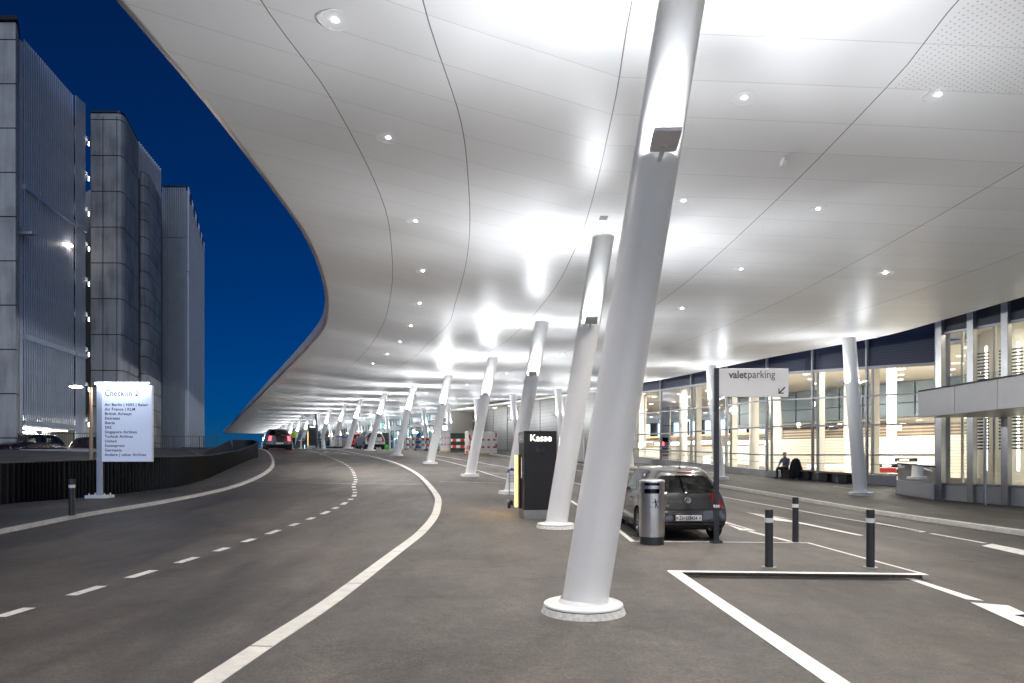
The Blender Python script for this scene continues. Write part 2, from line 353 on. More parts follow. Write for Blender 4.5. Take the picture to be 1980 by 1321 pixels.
def tag(o, label, cat, group=None, kind=None):
    if label: o['label'] = label
    if cat: o['category'] = cat
    if group: o['group'] = group
    if kind: o['kind'] = kind
    return o
def thing(name, label, cat, loc=(0, 0, 0), rz=0.0, group=None):
    o = bpy.data.objects.new(name, None); col.objects.link(o); o.location = loc; o.rotation_euler.z = rz; o.empty_display_size = .2
    return tag(o, label, cat, group, 'thing')
def copy_tree(o, parent=None):
    c = o.copy(); col.objects.link(c)
    if parent: c.parent = parent
    for ch in list(o.children): copy_tree(ch, c)
    return c
def text(s, size, m, parent, loc, rot, name="lettering", bold=0.0, ext=.002, align='LEFT', width=None, spacing=1.0, height=None):
    cu = bpy.data.curves.new("t", 'FONT'); cu.body = s; cu.size = size; cu.offset = bold; cu.extrude = ext; cu.align_x = align; cu.space_character = spacing; cu.resolution_u = 3
    o = bpy.data.objects.new("t", cu); col.objects.link(o); dg = bpy.context.evaluated_depsgraph_get()
    me = bpy.data.meshes.new_from_object(o.evaluated_get(dg)); bpy.data.objects.remove(o); bpy.data.curves.remove(cu)
    if width or height:
        xs = [v.co.x for v in me.vertices]; ys = [v.co.y for v in me.vertices]
        k = width / (max(xs) - min(xs)) if width else 1
        kh = height / (max(ys) - min(ys)) if height else k
        for v in me.vertices: v.co.x *= k; v.co.y *= kh
    me.materials.clear(); me.materials.append(m)
    r = bpy.data.objects.new(name, me); col.objects.link(r); r.parent = parent; r.location = loc; r.rotation_euler = rot
    return r

# ---- draping on the ground: the land is ruled along lines of equal s = y - x/2
def drape(poly, dz, name, m, thick=0.0, kind='structure'):
    bm = bmesh.new(); vs = [bm.verts.new((x, y, 0)) for x, y in poly]; bm.faces.new(vs)
    ss = [y - .5 * x for x, y in poly]
    for k in KN:
        if min(ss) < k < max(ss):
            bmesh.ops.bisect_plane(bm, geom=bm.verts[:] + bm.edges[:] + bm.faces[:], plane_co=(0, k, 0), plane_no=(-.5, 1, 0), dist=1e-5)
    for v in bm.verts: v.co.z = g(v.co.x, v.co.y) + dz
    if thick:
        r = bmesh.ops.extrude_face_region(bm, geom=bm.faces[:]); 
        for e in r['geom']:
            if isinstance(e, bmesh.types.BMVert): e.co.z -= thick
    bmesh.ops.recalc_face_normals(bm, faces=bm.faces)
    if not thick:
        for f in bm.faces:
            if f.normal.z < 0: f.normal_flip()
    me = bpy.data.meshes.new(name); bm.to_mesh(me); bm.free(); me.materials.append(m)
    me.shade_smooth(); me.set_sharp_from_angle(angle=R_(20))
    o = bpy.data.objects.new(name, me); col.objects.link(o); o['kind'] = kind
    return o
def resample(pts, step):
    out = []; 
    n = len(pts)
    P = [Vector((p[0], p[1])) for p in pts]
    for i in range(n - 1):
        p0 = P[max(i - 1, 0)]; p1 = P[i]; p2 = P[i + 1]; p3 = P[min(i + 2, n - 1)]
        k = max(1, int((p2 - p1).length / step))
        for j in range(k):
            t = j / k
            q = .5 * ((2 * p1) + (-p0 + p2) * t + (2 * p0 - 5 * p1 + 4 * p2 - p3) * t * t + (-p0 + 3 * p1 - 3 * p2 + p3) * t ** 3)
            out.append(q)
    out.append(P[-1]); return out
def ribbon(mb, pts, wd, dz, step=.5, thick=0.0, smooth=True):
    P = resample(pts, step) if smooth else [Vector((p[0], p[1])) for p in pts]
    if not smooth:
        Q = []
        for a, b in zip(P, P[1:]):
            k = max(1, int((b - a).length / step))
            Q += [a + (b - a) * j / k for j in range(k)]
        P = Q + [P[-1]]
    L = []; Rr = []
    for i, p in enumerate(P):
        d = (P[min(i + 1, len(P) - 1)] - P[max(i - 1, 0)]).normalized(); n = Vector((-d.y, d.x))
        a = p + n * wd / 2; b = p - n * wd / 2
        L.append(Vector((a.x, a.y, g(a.x, a.y) + dz))); Rr.append(Vector((b.x, b.y, g(b.x, b.y) + dz)))
    for i in range(len(P) - 1):
        mb.quad(L[i], Rr[i], Rr[i + 1], L[i + 1])
        if thick:
            t = Vector((0, 0, thick))
            mb.quad(L[i], L[i + 1], L[i + 1] - t, L[i] - t); mb.quad(Rr[i + 1], Rr[i], Rr[i] - t, Rr[i + 1] - t)
    if thick:
        for k in (0, -1): mb.quad(L[k], Rr[k], Rr[k] - t, L[k] - t)
    return P
xy = lambda v: (v.x, v.y)

# ================================================================== GROUND
drape([(-700, -60), (160, -60), (160, 380), (-700, 380)], 0, "ground", M_['asphalt'])
# ---- island under the column row
kerb_px = [(640, 1175), (760, 1080), (820, 1030), (845, 990), (840, 955), (800, 915), (740, 890)]
KERB = [(-2.6, -8), (-2.25, 0)] + [(-2.08, 4.88)] + [xy(G(*p)) for p in kerb_px] + [(-12.9, 50.8), (-17.2, 60)]
ISL_R = [(2.16, -8), (2.16, 4.9), (2.12, 9.35), (5.50, 9.15), (5.36, 12.35), (2.20, 12.5), (2.22, 14.5), (1.75, 20.6), (-.25, 28.8), (-2.6, 36.5), (-5.6, 44.5), (-10.5, 54), (-14.6, 61)]
kc = resample(KERB, 1.0)
isl = [(p.x, p.y) for p in kc] + [(x, y) for x, y in reversed(ISL_R)]
drape(isl, .066, "island_pavement", M_['paving'], .09)
mb = MB(); ribbon(mb, KERB, .19, .070, .5, .09); o = mb.build("island_kerb", M_['kerbstone']); o['kind'] = 'structure'
def joints(path, wd, dz, step):
    mb = MB(); Pq = resample(path, .25); acc = 0
    for a, b in zip(Pq, Pq[1:]):
        acc += (b - a).length
        if acc > step:
            acc = 0; d = (b - a).normalized(); n = Vector((-d.y, d.x)) * (wd / 2 - .004); p0, p1 = a + n, a - n
            mb.beam((p0.x, p0.y, g(p0.x, p0.y) + dz), (p1.x, p1.y, g(p1.x, p1.y) + dz), .010, .004)
    o = mb.build("kerb_joints", M_['asphalt'], smooth=0); o['kind'] = 'structure'
joints(KERB, .19, .0705, 2.6)
mb = MB()
ribbon(mb, [(2.23, -8), (2.23, 4.9), (2.19, 9.3)], .17, .071, smooth=False)
ribbon(mb, [(2.12, 9.25), (5.50, 9.05)], .13, .0722, smooth=False)
ribbon(mb, [(5.47, 9.1), (5.34, 12.3)], .06, .0712, smooth=False)
ribbon(mb, [(2.18, 12.45), (5.36, 12.3)], .06, .0734, smooth=False)
ribbon(mb, [(2.20, 12.4), (2.22, 14.5), (1.75, 20.6), (-.25, 28.8), (-2.6, 36.5), (-5.6, 44.5)], .09, .071, smooth=False)
o = mb.build("island_edge_lines", M_['paint'], smooth=0); o['kind'] = 'structure'
# ---- right-hand pavement in front of the terminal
KR = [(11.0, -8), (10.9, 5)] + [xy(G(*p, dz=.1)) for p in [(1980, 1026), (1683, 985), (1550, 963), (1390, 937), (1225, 912), (1117, 896), (990, 882.5)]] + [(-3.4, 55), (-9.6, 68), (-19, 88), (-38, 128), (-62, 178)]
kr = resample(KR, 1.0)
drape([(p.x, p.y) for p in kr] + [(-40, 190), (10, 100), (40, 60), (40, -8)], .098, "terminal_pavement", M_['paving'], .12)
mb = MB(); ribbon(mb, KR, .22, .102, .5, .12); o = mb.build("terminal_kerb", M_['kerbstone']); o['kind'] = 'structure'
joints(KR, .22, .1025, 1.0)
# ---- left pavement by the fence
KL = [(-9.6, -8), (-9.6, 5), (-9.62, 12.9), (-9.6, 15.5), (-9.3, 18.2), (-9.35, 22.6), (-10.6, 29.5), (-12.6, 36), (-16.5, 46), (-21, 56), (-30, 76), (-52, 124)]
kl = resample(KL, 1.0)
drape([(p.x, p.y) for p in kl] + [(-60, 120), (-38, 78), (-24, 50), (-16, 36), (-13.2, 24), (-13.4, 14), (-13.6, -8)], .07, "fence_pavement", M_['paving'], .09)
mb = MB(); ribbon(mb, KL, .13, .074, .5, .09); o = mb.build("fence_kerb", M_['kerbstone']); o['kind'] = 'structure'
# ---- painted road markings
mb = MB()
dl = [(-5.6, -2), (-5.3, 3), (-5.12, 7.0), (-5.01, 9.8), (-4.81, 13.2), (-4.62, 17.1), (-4.85, 20.9), (-5.73, 24.7), (-6.47, 28.2), (-8.47, 35.1), (-12.2, 44.4), (-15.6, 52)]
P = resample(dl, .1); acc = 0; seg = []; on = True
for a, b in zip(P, P[1:]):
    acc += (b - a).length
    if on: seg.append(a)
    if acc > .5:
        if on and len(seg) > 2: ribbon(mb, [(q.x, q.y) for q in seg + [b]][::2], .14, .005)
        seg = []; on = not on; acc = 0
for l, wd in (
    ([(842, 881), (985, 905), (1110, 934), (1250, 970), (1392, 1009)], .10),
    ([(1449, 1028), (1530, 1048)], .12),
    ([(1112, 909), (1208, 925.5), (1390, 960), (1550, 988.5), (1675, 1010)], .10),
    ([(1800, 1032), (1905, 1051)], .11),
    ([(430, 929), (520, 932), (690, 936), (840, 937)], .04),
    ([(850, 935), (978, 938)], .04), ([(843, 889), (895, 889.5)], .05), ([(895, 901), (962, 902)], .05), ([(950, 916), (983, 917)], .06),
    ([(1400, 939), (1560, 934)], .04)):
    ribbon(mb, [xy(G(*p)) for p in l], wd, .006 if l[0][0] not in (850,) else .071, smooth=False)
def patch(pxs, dz=.006):
    p = [G(*q) for q in pxs]; bm_ = [(v.x, v.y, g(v.x, v.y) + dz) for v in p]; mb.quad(*bm_)
patch([(1750, 1119), (1766, 1119), (1903, 1163), (1868, 1160)])
patch([(1876, 1166), (1950, 1172), (2080, 1232), (2060, 1250)])
patch([(1395, 1009.5), (1404, 1009.5), (1462, 1027), (1431, 1026)])
patch([(1690, 1012), (1697, 1011), (1792, 1029), (1780, 1030)])
patch([(1898, 1056), (1918, 1052), (2100, 1088), (2080, 1098)])
# lane arrow
patch([(1442, 991), (1479, 996), (1532, 1004), (1495, 1000)])
patch([(1442, 991), (1492, 1000.5), (1535, 1011), (1500, 1007)], .007)
patch([(1492, 1001.5), (1497, 1000.5), (1670, 1036), (1662, 1037)], .008)
o = mb.build("road_markings", M_['paint'], smooth=0); o['kind'] = 'structure'
mb = MB()
def scribble(px0, py0, px1, py1, n, dz):
    for k in range(n):
        t = (k + .25) / n; a = G(px0 + (px1 - px0) * t, py0 + (py1 - py0) * t); t2 = (k + .75) / n; b = G(px0 + (px1 - px0) * t2, py0 + (py1 - py0) * t2)
        d = (b - a); nn = Vector((-d.y, d.x, 0)).normalized() * .05
        for q in (a, b): 
            p0 = q - nn; p1 = q + nn; mb.beam((p0.x, p0.y, g(p0.x, p0.y) + dz), (p1.x, p1.y, g(p1.x, p1.y) + dz), .03, .002)
        mb.beam((a.x, a.y, g(a.x, a.y) + dz), (b.x, b.y, g(b.x, b.y) + dz), .02, .002)
scribble(1404, 1013, 1440, 1023, 6, .009); scribble(1702, 1015, 1780, 1028.5, 9, .009)
o = mb.build("road_lettering", M_['ink'], smooth=0); o['kind'] = 'structure'
bus = text("BUS", .42, M_['ink'], None, (0, 0, 0), (0, 0, 0), "road_word")
p = G(1957, 1190); bus.location = (p.x, p.y, .009); bus.rotation_euler = (0, 0, R_(-78)); bus['kind'] = 'structure'
# drain grate by the parked car
p = G(1215, 1036); mb = MB()
for k in range(6): mb.box((p.x - .12 + .05 * k, p.y, g(p.x, p.y) + .004), (.025, .22, .004), rz=-.35)
tag(mb.build("drain_grate", M_['black']), "small slotted black drain grate set in the bay beside the litter bin", "drain grate")

# ================================================================== CANOPY
EDGE = [(-14, -4.9), (-4, -4.5), (3, -4.36), (7.58, -4.31), (10, -4.32), (11.85, -4.4), (13.8, -4.5), (15.8, -4.67), (18.8, -5.16), (22.6, -6.04), (26.1, -7.1), (29.5, -8.5), (36.2, -11.5), (50.7, -18.05), (82.5, -32.5), (148, -62.5)]
L1 = [(-14, -3.2), (-4, -2.95), (3, -2.8), (7.43, -2.73), (9.4, -2.5), (13.25, -2.5), (16.3, -2.87), (19.5, -3.44), (24.8, -4.7), (32.3, -7.1), (40.6, -10.3), (50, -14.5), (82.7, -29), (148, -59.2)]
L2 = [(-14, -1.3), (-4, -1.15), (3, -1.0), (7.28, -.95), (9.83, -.74), (11.8, -.76), (14.5, -.9), (16.9, -1.15), (20.6, -1.72), (23.5, -2.2), (27, -3.27), (30.6, -4.3), (35.6, -6.1), (50, -12.1), (82, -26.3), (148, -56.6)]
L3 = [(-14, .6), (-4, .9), (3, 1.2), (7.16, 1.26), (9.1, 1.38), (12.4, 1.48), (15, 1.45), (18.4, 1.15), (24.1, .17), (27.6, -.69), (34.5, -3.1), (39, -4.6), (44.7, -7.0), (51.9, -10.4), (59, -13.8), (80, -23.3), (148, -54.5)]
L4 = [(-14, 3.9), (3, 4.4), (7, 4.55), (8.3, 4.7), (12.7, 4.75), (17.45, 4.5), (24, 3.4), (32, 1.0), (45, -3.9), (59, -10.4), (80, -20), (148, -51.4)]
L5 = [(-14, 7.2), (3, 7.7), (10.6, 7.9), (15.5, 7.85), (20.9, 7.3), (27.4, 5.9), (35, 3.4), (45, -.2), (59, -6.6), (80, -16.3), (148, -48.2)]
L6 = [(-14, 10.6), (3, 10.9), (14.5, 10.9), (21.5, 9.95), (28.6, 8.2), (36, 5.6), (45, 2.4), (59, -3.5), (80, -13), (148, -45.2)]
L7 = [(-14, 15.3), (5, 14.9), (12, 14.3), (18.3, 13.7), (21.4, 13.4), (24.1, 13.0), (29.1, 10.8), (39.5, 7.5), (48.5, 3.86), (63.5, -2.3), (80, -9.9), (148, -42.5)]
LN = [EDGE, L1, L2, L3, L4, L5, L6, L7]
ZE = ([-14, 0, 28, 36, 50, 82, 148], [6.7, 6.7, 6.7, 6.75, 6.9, 7.1, 7.2])
ZC = ([-14, 5, 15, 18.5, 22.35, 30, 37.5, 44.7, 51.9, 60, 75, 148], [6.45, 6.42, 6.36, 6.2, 6.1, 6.1, 6.22, 6.42, 6.63, 6.8, 7.0, 7.1])
ZR = ([-14, 18, 30, 39.5, 48.5, 63.5, 148], [5.95, 5.95, 5.9, 6.0, 6.3, 6.7, 7.0])
def smooth_interp(x, pts):
    xs = [p[0] for p in pts]; ys = [p[1] for p in pts]
    i = 1
    while i < len(xs) - 1 and x > xs[i]: i += 1
    x0, x1 = xs[i-1], xs[i]; h = x1 - x0
    def m(k):
        if k == 0: return (ys[1] - ys[0]) / (xs[1] - xs[0])
        if k == len(xs) - 1: return (ys[-1] - ys[-2]) / (xs[-1] - xs[-2])
        return (ys[k+1] - ys[k-1]) / (xs[k+1] - xs[k-1])
    t = min(max((x - x0) / h, 0), 1)
    return (2*t**3 - 3*t*t + 1) * ys[i-1] + (t**3 - 2*t*t + t) * h * m(i-1) + (-2*t**3 + 3*t*t) * ys[i] + (t**3 - t*t) * h * m(i)
def lx(j, y): return smooth_interp(y, LN[j])
def zz(tab, y): return smooth_interp(y, list(zip(*tab)))
def lz(j, y):
    e, c, r = zz(ZE, y), zz(ZC, y), zz(ZR, y)
    return [e, c + (e - c) * .62, c + (e - c) * .25, c, c + (r - c) * .30, c + (r - c) * .62, c + (r - c) * .85, r][j]
def ceil_z(x, y):
    xs = [lx(j, y) for j in range(8)]
    for j in range(7):
        if xs[j] <= x <= xs[j+1]:
            return smooth_interp(x, [(xs[k], lz(k, y)) for k in range(8)])
    return lz(0, y) if x < xs[0] else lz(7, y)
canopy = thing("canopy", "sweeping curved white metal canopy roof over the forecourt", "canopy")
ys = []; y = -14.0
while y < 148: ys.append(y); y += .46 if y < 60 else 1.5
ys.append(148.0)
SUB = 4
vs = []; fs = []; uvs = []; jds = []
for y in ys:
    xs = [lx(j, y) for j in range(8)]; tabz = [(xs[k], lz(k, y)) for k in range(8)]
    row = []
    for j in range(7):
        for q in ([0, .04, .3, .7, .96] if True else []):
            row.append((xs[j] + (xs[j+1] - xs[j]) * q, j + q, q * (xs[j+1] - xs[j])))
    row.append((xs[7], 7.0, 0))
    for x, v, dd in row:
        z = smooth_interp(x, tabz)
        k = .5 * (x - xs[3]) if x < xs[3] else 0.0
        vs.append((x, y, z)); uvs.append((y - k + 0.6, v))
        j = min(int(v), 6); wv = xs[j+1] - xs[j]; t = v - j if v < 7 else 1
        jds.append(0.0 if (abs(t) < 1e-6 or t == 1) and 0 < v < 7 else (1.0 if v in (0, 7) else min(t, 1 - t) * wv))
nr = 36
for i in range(len(ys) - 1):
    for k in range(nr - 1): fs.append((i*nr + k, (i+1)*nr + k, (i+1)*nr + k + 1, i*nr + k + 1))
me = bpy.data.meshes.new("soffit"); me.from_pydata(vs, [], fs); me.materials.append(M_['soffit'])
uvl = me.uv_layers.new(name="UVMap")
for lp in me.loops: uvl.data[lp.index].uv = uvs[lp.vertex_index]
at = me.attributes.new("jd", 'FLOAT', 'POINT'); at.data.foreach_set("value", jds)
me.update()
if me.polygons[0].normal.z > 0: me.flip_normals()
me.shade_smooth()
so = bpy.data.objects.new("soffit", me); col.objects.link(so); so.parent = canopy
# rim and roof body
mb = MB()
for a, b in zip(ys[::2], ys[2::2] + ([ys[-1]] if (len(ys) % 2 == 0) else [])):
    def rim(y):
        x = lx(0, y); z = lz(0, y); xr = lx(7, y); zr = lz(7, y)
        return [Vector((x, y, z)), Vector((x - .03, y, z + .006)), Vector((x - .13, y, z + .05)), Vector((x - .15, y, z + .40)), Vector((x + .5, y, z + .75)), Vector((xr - .4, y, zr + 1.0)), Vector((xr + .06, y, zr + .25)), Vector((xr + .02, y, zr))]
    A, B = rim(a), rim(b)
    for k in range(7): mb.quad(A[k], B[k], B[k+1], A[k+1])
E1 = rim(148.0); mb.quad(*E1)
fo = mb.build("roof_shell", mat("pale_rim_enamel", (.80, .79, .79), .3), canopy)
# ceiling emergency box, vents
def ceil_pt(px, py, zg=6.3):
    y = 8.0
    for _ in range(60):
        x = (px - CX) / F * y; z = ceil_z(x, y); y = (z - CAMZ) * F / (H0 - py)
    return Vector(((px - CX) / F * y, y, z))
p = ceil_pt(1515, 303); mb = MB(); mb.cyl((p.x, p.y, p.z), (p.x, p.y, p.z - .06), .02); mb.box((p.x, p.y, p.z - .10), (.09, .06, .09), rz=.5, rx=.4)
tag(mb.build("ceiling_sensor", M_['signwhite'], bevel=.006), "small white sensor head fixed under the canopy right of the nearest column", "sensor")
p = ceil_pt(1167, 421); mb = MB(); mb.box((p.x, p.y, p.z - .006), (.16, .2, .012)); 
for k in range(4): mb.box((p.x, p.y - .07 + .045 * k, p.z - .014), (.13, .012, .006))
tag(mb.build("ceiling_vent", M_['perf']), "small square grey vent in the soffit above the second column", "vent")
# downlights
DL = [(649, 39), (751, 266), (804, 427.6), (817.6, 524), (811.5, 586.6), (795, 629.8), (773.6, 661), (749, 684.6), (721, 703), (1440, 189), (1322, 388), (1815, 183)]
dl_pts = [ceil_pt(*q) for q in DL]
for y in (-9, -5.2, -1.4, 2.5): dl_pts += [Vector((-2.0, y, ceil_z(-2.0, y))), Vector((3.0, y, ceil_z(3.0, y))), Vector((5.5, y, ceil_z(5.5, y)))]  # out of view, added to light the near ground
for y in (12.6, 16.4, 20.2, 24): dl_pts.append(Vector((lx(4, y) + .9, y, ceil_z(lx(4, y) + .9, y))))
for y in (4.9, 16.3): dl_pts.append(Vector((9.4 - .03 * y, y, ceil_z(9.4, y))))
for y in (29, 36, 43, 51, 60):  # extra soffit lights added to brighten the far canopy
    dl_pts.append(Vector(((lx(3, y) + lx(5, y)) / 2, y, ceil_z((lx(3, y) + lx(5, y)) / 2, y))))
    dl_pts.append(Vector(((lx(1, y) + lx(2, y)) / 2 + .2, y + 2, ceil_z((lx(1, y + 2) + lx(2, y + 2)) / 2, y + 2))))
ORD = "first second third fourth fifth sixth seventh eighth ninth tenth eleventh twelfth thirteenth fourteenth fifteenth sixteenth seventeenth eighteenth nineteenth twentieth twenty-first twenty-second twenty-third twenty-fourth twenty-fifth twenty-sixth twenty-seventh twenty-eighth twenty-ninth thirtieth".split()
mbr = MB(); mbr.lathe([(.19, -.002), (.19, -.007), (.183, -.007), (.183, -.002)], 32)
for k in range(4): mbr.ball((.165 * math.cos(k * 1.57 + .6), .165 * math.sin(k * 1.57 + .6), -.003), .006, 4)
mbl = MB(); mbl.lathe([(.030, -.003), (.026, -.008), (.0005, -.010)], 20)
lamp_proto = None
nleft = nright = 0
for i, p in enumerate(dl_pts):
    if lamp_proto is None:
        d = thing("downlight", "", "downlight", p, 0, "round downlights recessed in the canopy soffit")
        a = mbr.build("ring", M_['lampbox'], d); b = mbl.build("lens", M_['glowdisc'], d); lamp_proto = d
    else: d = copy_tree(lamp_proto); d.location = p
    if i < 9: lab = f"round soffit light over the road lane, {ORD[i]} from the camera"
    elif i < 12: lab = ["round ringed soffit light just right of the nearest column top", "small round soffit light between nearest column and the sensor head", "large ringed soffit light nearest the right edge of the photo"][i - 9]
    elif p.y < 3: lab = f"round soffit light behind the camera, {ORD[i - 12]} of those out of view"
    elif i < 28: lab = f"small soffit light over the parked car's lane, {ORD[i - 24]} from the camera"
    elif i < 30: lab = ["soffit light outside the picture at upper right", "soffit light near the bench column's top"][i - 28]
    else:
        k = i - 30; lab = f"faint added soffit light over the {'lane' if k % 2 else 'terminal bays'} far down the canopy, {ORD[k // 2]} from the camera"
    d['label'] = lab
    if p.y < 70: light('SPOT', (p.x, p.y, p.z - .03), 215 if p.y < 30 else 420, (1, .93, .86), to=(p.x, p.y, 0), size=.05, spot=R_(125), blend=.8)

# ================================================================== COLUMNS
def column(x, y, tx, group, label, main=True, lampz=None, dz=.066, lamps=((0, -1), (0, 1))):
    zb = g(x, y) + dz; zt0 = ceil_z(tx, y); root = thing("leaning_column", label, "column", (x, y, zb), 0, group)
    H = zt0 - zb; dx = tx - x; nf = 40 if y < 26 else 20
    lo = .105; ax = lambda z: dx * z / H
    mb = MB(); mb.cyl((ax(.10), 0, .095), (ax(H + .02), 0, H + .02), .231, n=nf, hcut=True, caps=False)
    mb.lathe([(.28, .088), (.25, .10), (.236, .125), (.225, .14)], nf)
    mb.build("shaft", M_['steelwhite'], root)
    mb = MB(); mb.lathe([(.001, .094), (.385, .094), (.395, .088), (.398, .070), (.001, .070)], nf + 8); mb.build("base_plate", M_['steelwhite'], root)
    mb = MB(); mb.lathe([(.389, .072), (.389, .058)], nf + 8); mb.build("rubber_joint", M_['gap'], root)
    mb = MB(); mb.lathe([(.001, .060), (.398, .060), (.402, .052), (.436, -.03), (.44, -.06)], nf + 8); mb.build("concrete_plinth", M_['plinth'], root)
    mb = MB(); mb.lathe([(.231, 0), (.262, 0), (.262, .014), (.231, .014)], nf, (ax(H), 0, H - .016)); mb.build("top_collar", M_['steelwhite'], root)
    hz = (lampz if lampz else zb + 4.3) - zb
    for ux, uy in lamps:
        r = .40; cx, cy = ax(hz) + ux * r, uy * r; rz = math.atan2(uy, ux) + math.pi / 2
        lp = MB(); m = 1
        lp.box((cx, cy, hz), (.26, .25, .055), rz=rz, rx=R_(-22)); h = lp.build("uplight", M_['lampbox'], root, bevel=.004)
        ar = MB(); ar.cyl((ax(hz - .12) + ux * .22, uy * .22, hz - .12), (cx - ux * .02, cy - uy * .02, hz - .04), .022, n=10); ar.build("bracket", M_['lampbox'], h)
        out = Vector((ux, uy, 0)); nrm = (Vector((0, 0, 1)) * math.cos(R_(22)) - out * math.sin(R_(22)))
        c = Vector((x + cx, y + cy, zb + hz)) 
        gl = MB(); q = Vector((cx, cy, hz)) + nrm * .0285; gl.box(q, (.20, .19, .002), rz=rz, rx=R_(-22)); gl.build("lens", M_['glow'], h)
        a = c + nrm * .036
        if main:
            fk = 1 if y < 30 else 1.4
            light('AREA', a, UP * fk, (.93, .96, 1.0), to=a + nrm, size=.18)
            for tx_, ty_, tz_, e, cone in ((-5.0, .9, 1.5, .32, 78), (5.2, .9, 1.5, .40, 78), (-8.0, 2.0, 1.35, .66, 48), (8.0, 2.0, 1.25, .78, 48), (-2.6, 4.2, 1.5, .22, 80), (2.8, 4.2, 1.5, .28, 80)):
                if y > 40 and ty_ > 3: continue
                if y > 62 and ty_ > 1: continue
                light('SPOT', a + nrm * .10, SIDE * e * fk, (.93, .96, 1.0), to=a + Vector((tx_, ty_ * uy, tz_)), size=.09, spot=R_(cone), blend=1)
        else:
            light('AREA', a, UP * .45 * (1 if y < 30 else 1.6), (.93, .96, 1.0), to=a + nrm, size=.18)
            if y < 120: light('SPOT', a + nrm * .10, SIDE * .5 * (1 if y < 30 else 1.5), (.93, .96, 1.0), to=a + Vector((4.0 * ux, -1.0, 1.6)), size=.22, spot=R_(92), blend=1)
    return root
UP = 22; SIDE = 335
cpts = [(.715, 6.85), (.935, 14.6), (-.034, 22.35), (-1.85, 30.0), (-4.5, 37.5), (-7.55, 44.7), (-10.8, 51.9), (-14.2, 59), (-17.3, 66), (-20.6, 73)]
for px, y in ((597, 80), (580, 87), (565, 94), (552, 101), (541, 108), (532, 115), (524, 122), (516, 129), (509, 136), (503, 143)): cpts.append(((px - CX) / F * y, y))
lz_ = [4.62, 4.50, 4.36, 4.44, 4.6]
for i, (x, y) in enumerate(cpts):
    lab = "white leaning column standing nearest the camera, on the island" if i == 0 else f"white leaning column of the island row, {ORD[i]} from the camera"
    if i == 1: lab = "white leaning column just right of the black pay machine, second of the island row"
    column(x, y, x + (1.02 if i < 5 else 1.15), "white leaning columns on the island", lab, lampz=lz_[i] if i < 5 else interp(y, [44.7, 52, 60, 75, 148], [4.8, 4.98, 5.15, 5.4, 5.5]), dz=.066)
column(1.25, -2.1, 2.27, "white leaning columns on the island", "unseen white leaning column added behind the camera for its uplights", lampz=4.65)  # unseen column, added so its uplights brighten the near columns and soffit
rpts = [((1664 - CX) / F * 24.4, 24.4), ((1392 - CX) / F * 31.5, 31.5), (6.6, 38.2), (3.4, 44.5), (.46, 50.6)] + [(.46 - 3.02 * k, 50.6 + 6.25 * k) for k in range(1, 13)]
for i, (x, y) in enumerate(rpts):
    column(x, y, x - .42, "white columns along the terminal pavement", f"white column leaning the other way along the terminal, {ORD[i]} from the camera" if i else "white column on the terminal pavement in front of the bench", lampz=interp(y, [24, 44, 50, 60, 75, 130], [4.34, 4.47, 4.55, 4.9, 5.3, 5.5]), dz=.10, main=False, lamps=((-1, 0), (1, 0)))

# ================================================================== PARKING GARAGE (left)
gar = thing("parking_garage", "tall concrete car park with ribbed metal screens and lit floors", "car park", (0, 0, 0))
TOP = 28.2
def tower(name, pts, z0, z1, step, m, joint=True, flutes=False):
    """pts: plan polyline going round the visible faces, left to right; panels with recessed joints"""
    mb = MB(); jt = MB(); z = z0; k = 0
    full = [Vector(p) for p in pts]
    cen = sum(full, Vector((0, 0))) / len(full)
    while z < z1 - .01:
        zt = min(z + step, z1) - (.07 if joint else 0)
        mb.prism([(p.x, p.y) for p in full], z, zt)
        if joint: jt.prism([(p.x + (cen.x - p.x) * .03, p.y + (cen.y - p.y) * .03) for p in full], zt, zt + .07)
        z += step
    if joint: jt.build('panel_joint', M_['gap'], gar, smooth=0)
    return mb.build(name, m, gar, smooth=25)
def X(px, y): return (px - CX) / F * y
gz = 1.6
# tower A
tower("concrete_tower", [(X(-70, 42.4), 42.4), (X(30, 42.4), 42.4), (X(33, 42.6), 42.6), (X(37, 43.8), 43.8), (X(-60, 52), 52)], .2, TOP + .6, 2.75, M_['concrete2'])
mb = MB(); mb.box((X(39, 43.9), 43.9, 14.5), (.16, .3, 28)); mb.build("corner_post", M_['blade'], gar)
mb = MB(); mb.prism([(X(-70, 42.2), 42.2), (X(34, 42.2), 42.2), (X(40, 44.4), 44.4), (X(-60, 52.5), 52.5)], TOP + .6, TOP + .85); mb.build("tower_coping", M_['darksteel'], gar)
# tower B
def rnd(a, b, c, n=4):
    a, b, c = Vector(a), Vector(b), Vector(c); return [tuple(a * (1-t)**2 + b * 2*t*(1-t) + c * t*t) for t in [k / n for k in range(n + 1)]]
B = [(X(172, 52.9), 53.4)] + rnd((X(172, 52.6), 52.9), (X(172, 52.4), 52.5), (X(176, 52.4), 52.4)) + [(X(226, 52.4), 52.4)] + rnd((X(228, 52.4), 52.4), (X(240, 52.5), 52.5), (X(245, 53.4), 53.4)) + [(X(268, 57.2), 57.2), (X(200, 60), 60)]
tower("concrete_tower", B, .2, TOP, 2.75, M_['concrete'])
mb = MB(); mb.prism([(x * 1.0, y - .05) for x, y in B], TOP, TOP + .12); mb.build("tower_coping", M_['darksteel'], gar)
mb = MB()
for px in (226, 199):
    mb.box((X(px, 52.38), 52.38, 14), (.03, .03, 27.8))
mb.build("panel_joint", M_['gap'], gar)
# tower C (lower)
C_ = [(X(268, 58), 58.2)] + rnd((X(270, 57.9), 57.9), (X(276, 57.6), 57.6), (X(288, 58.6), 58.6)) + [(X(299, 61), 61), (X(312, 64.3), 64.3), (X(262, 66), 66)]
tower("concrete_tower", C_, .2, 26.0, 1.45, M_['concrete'])
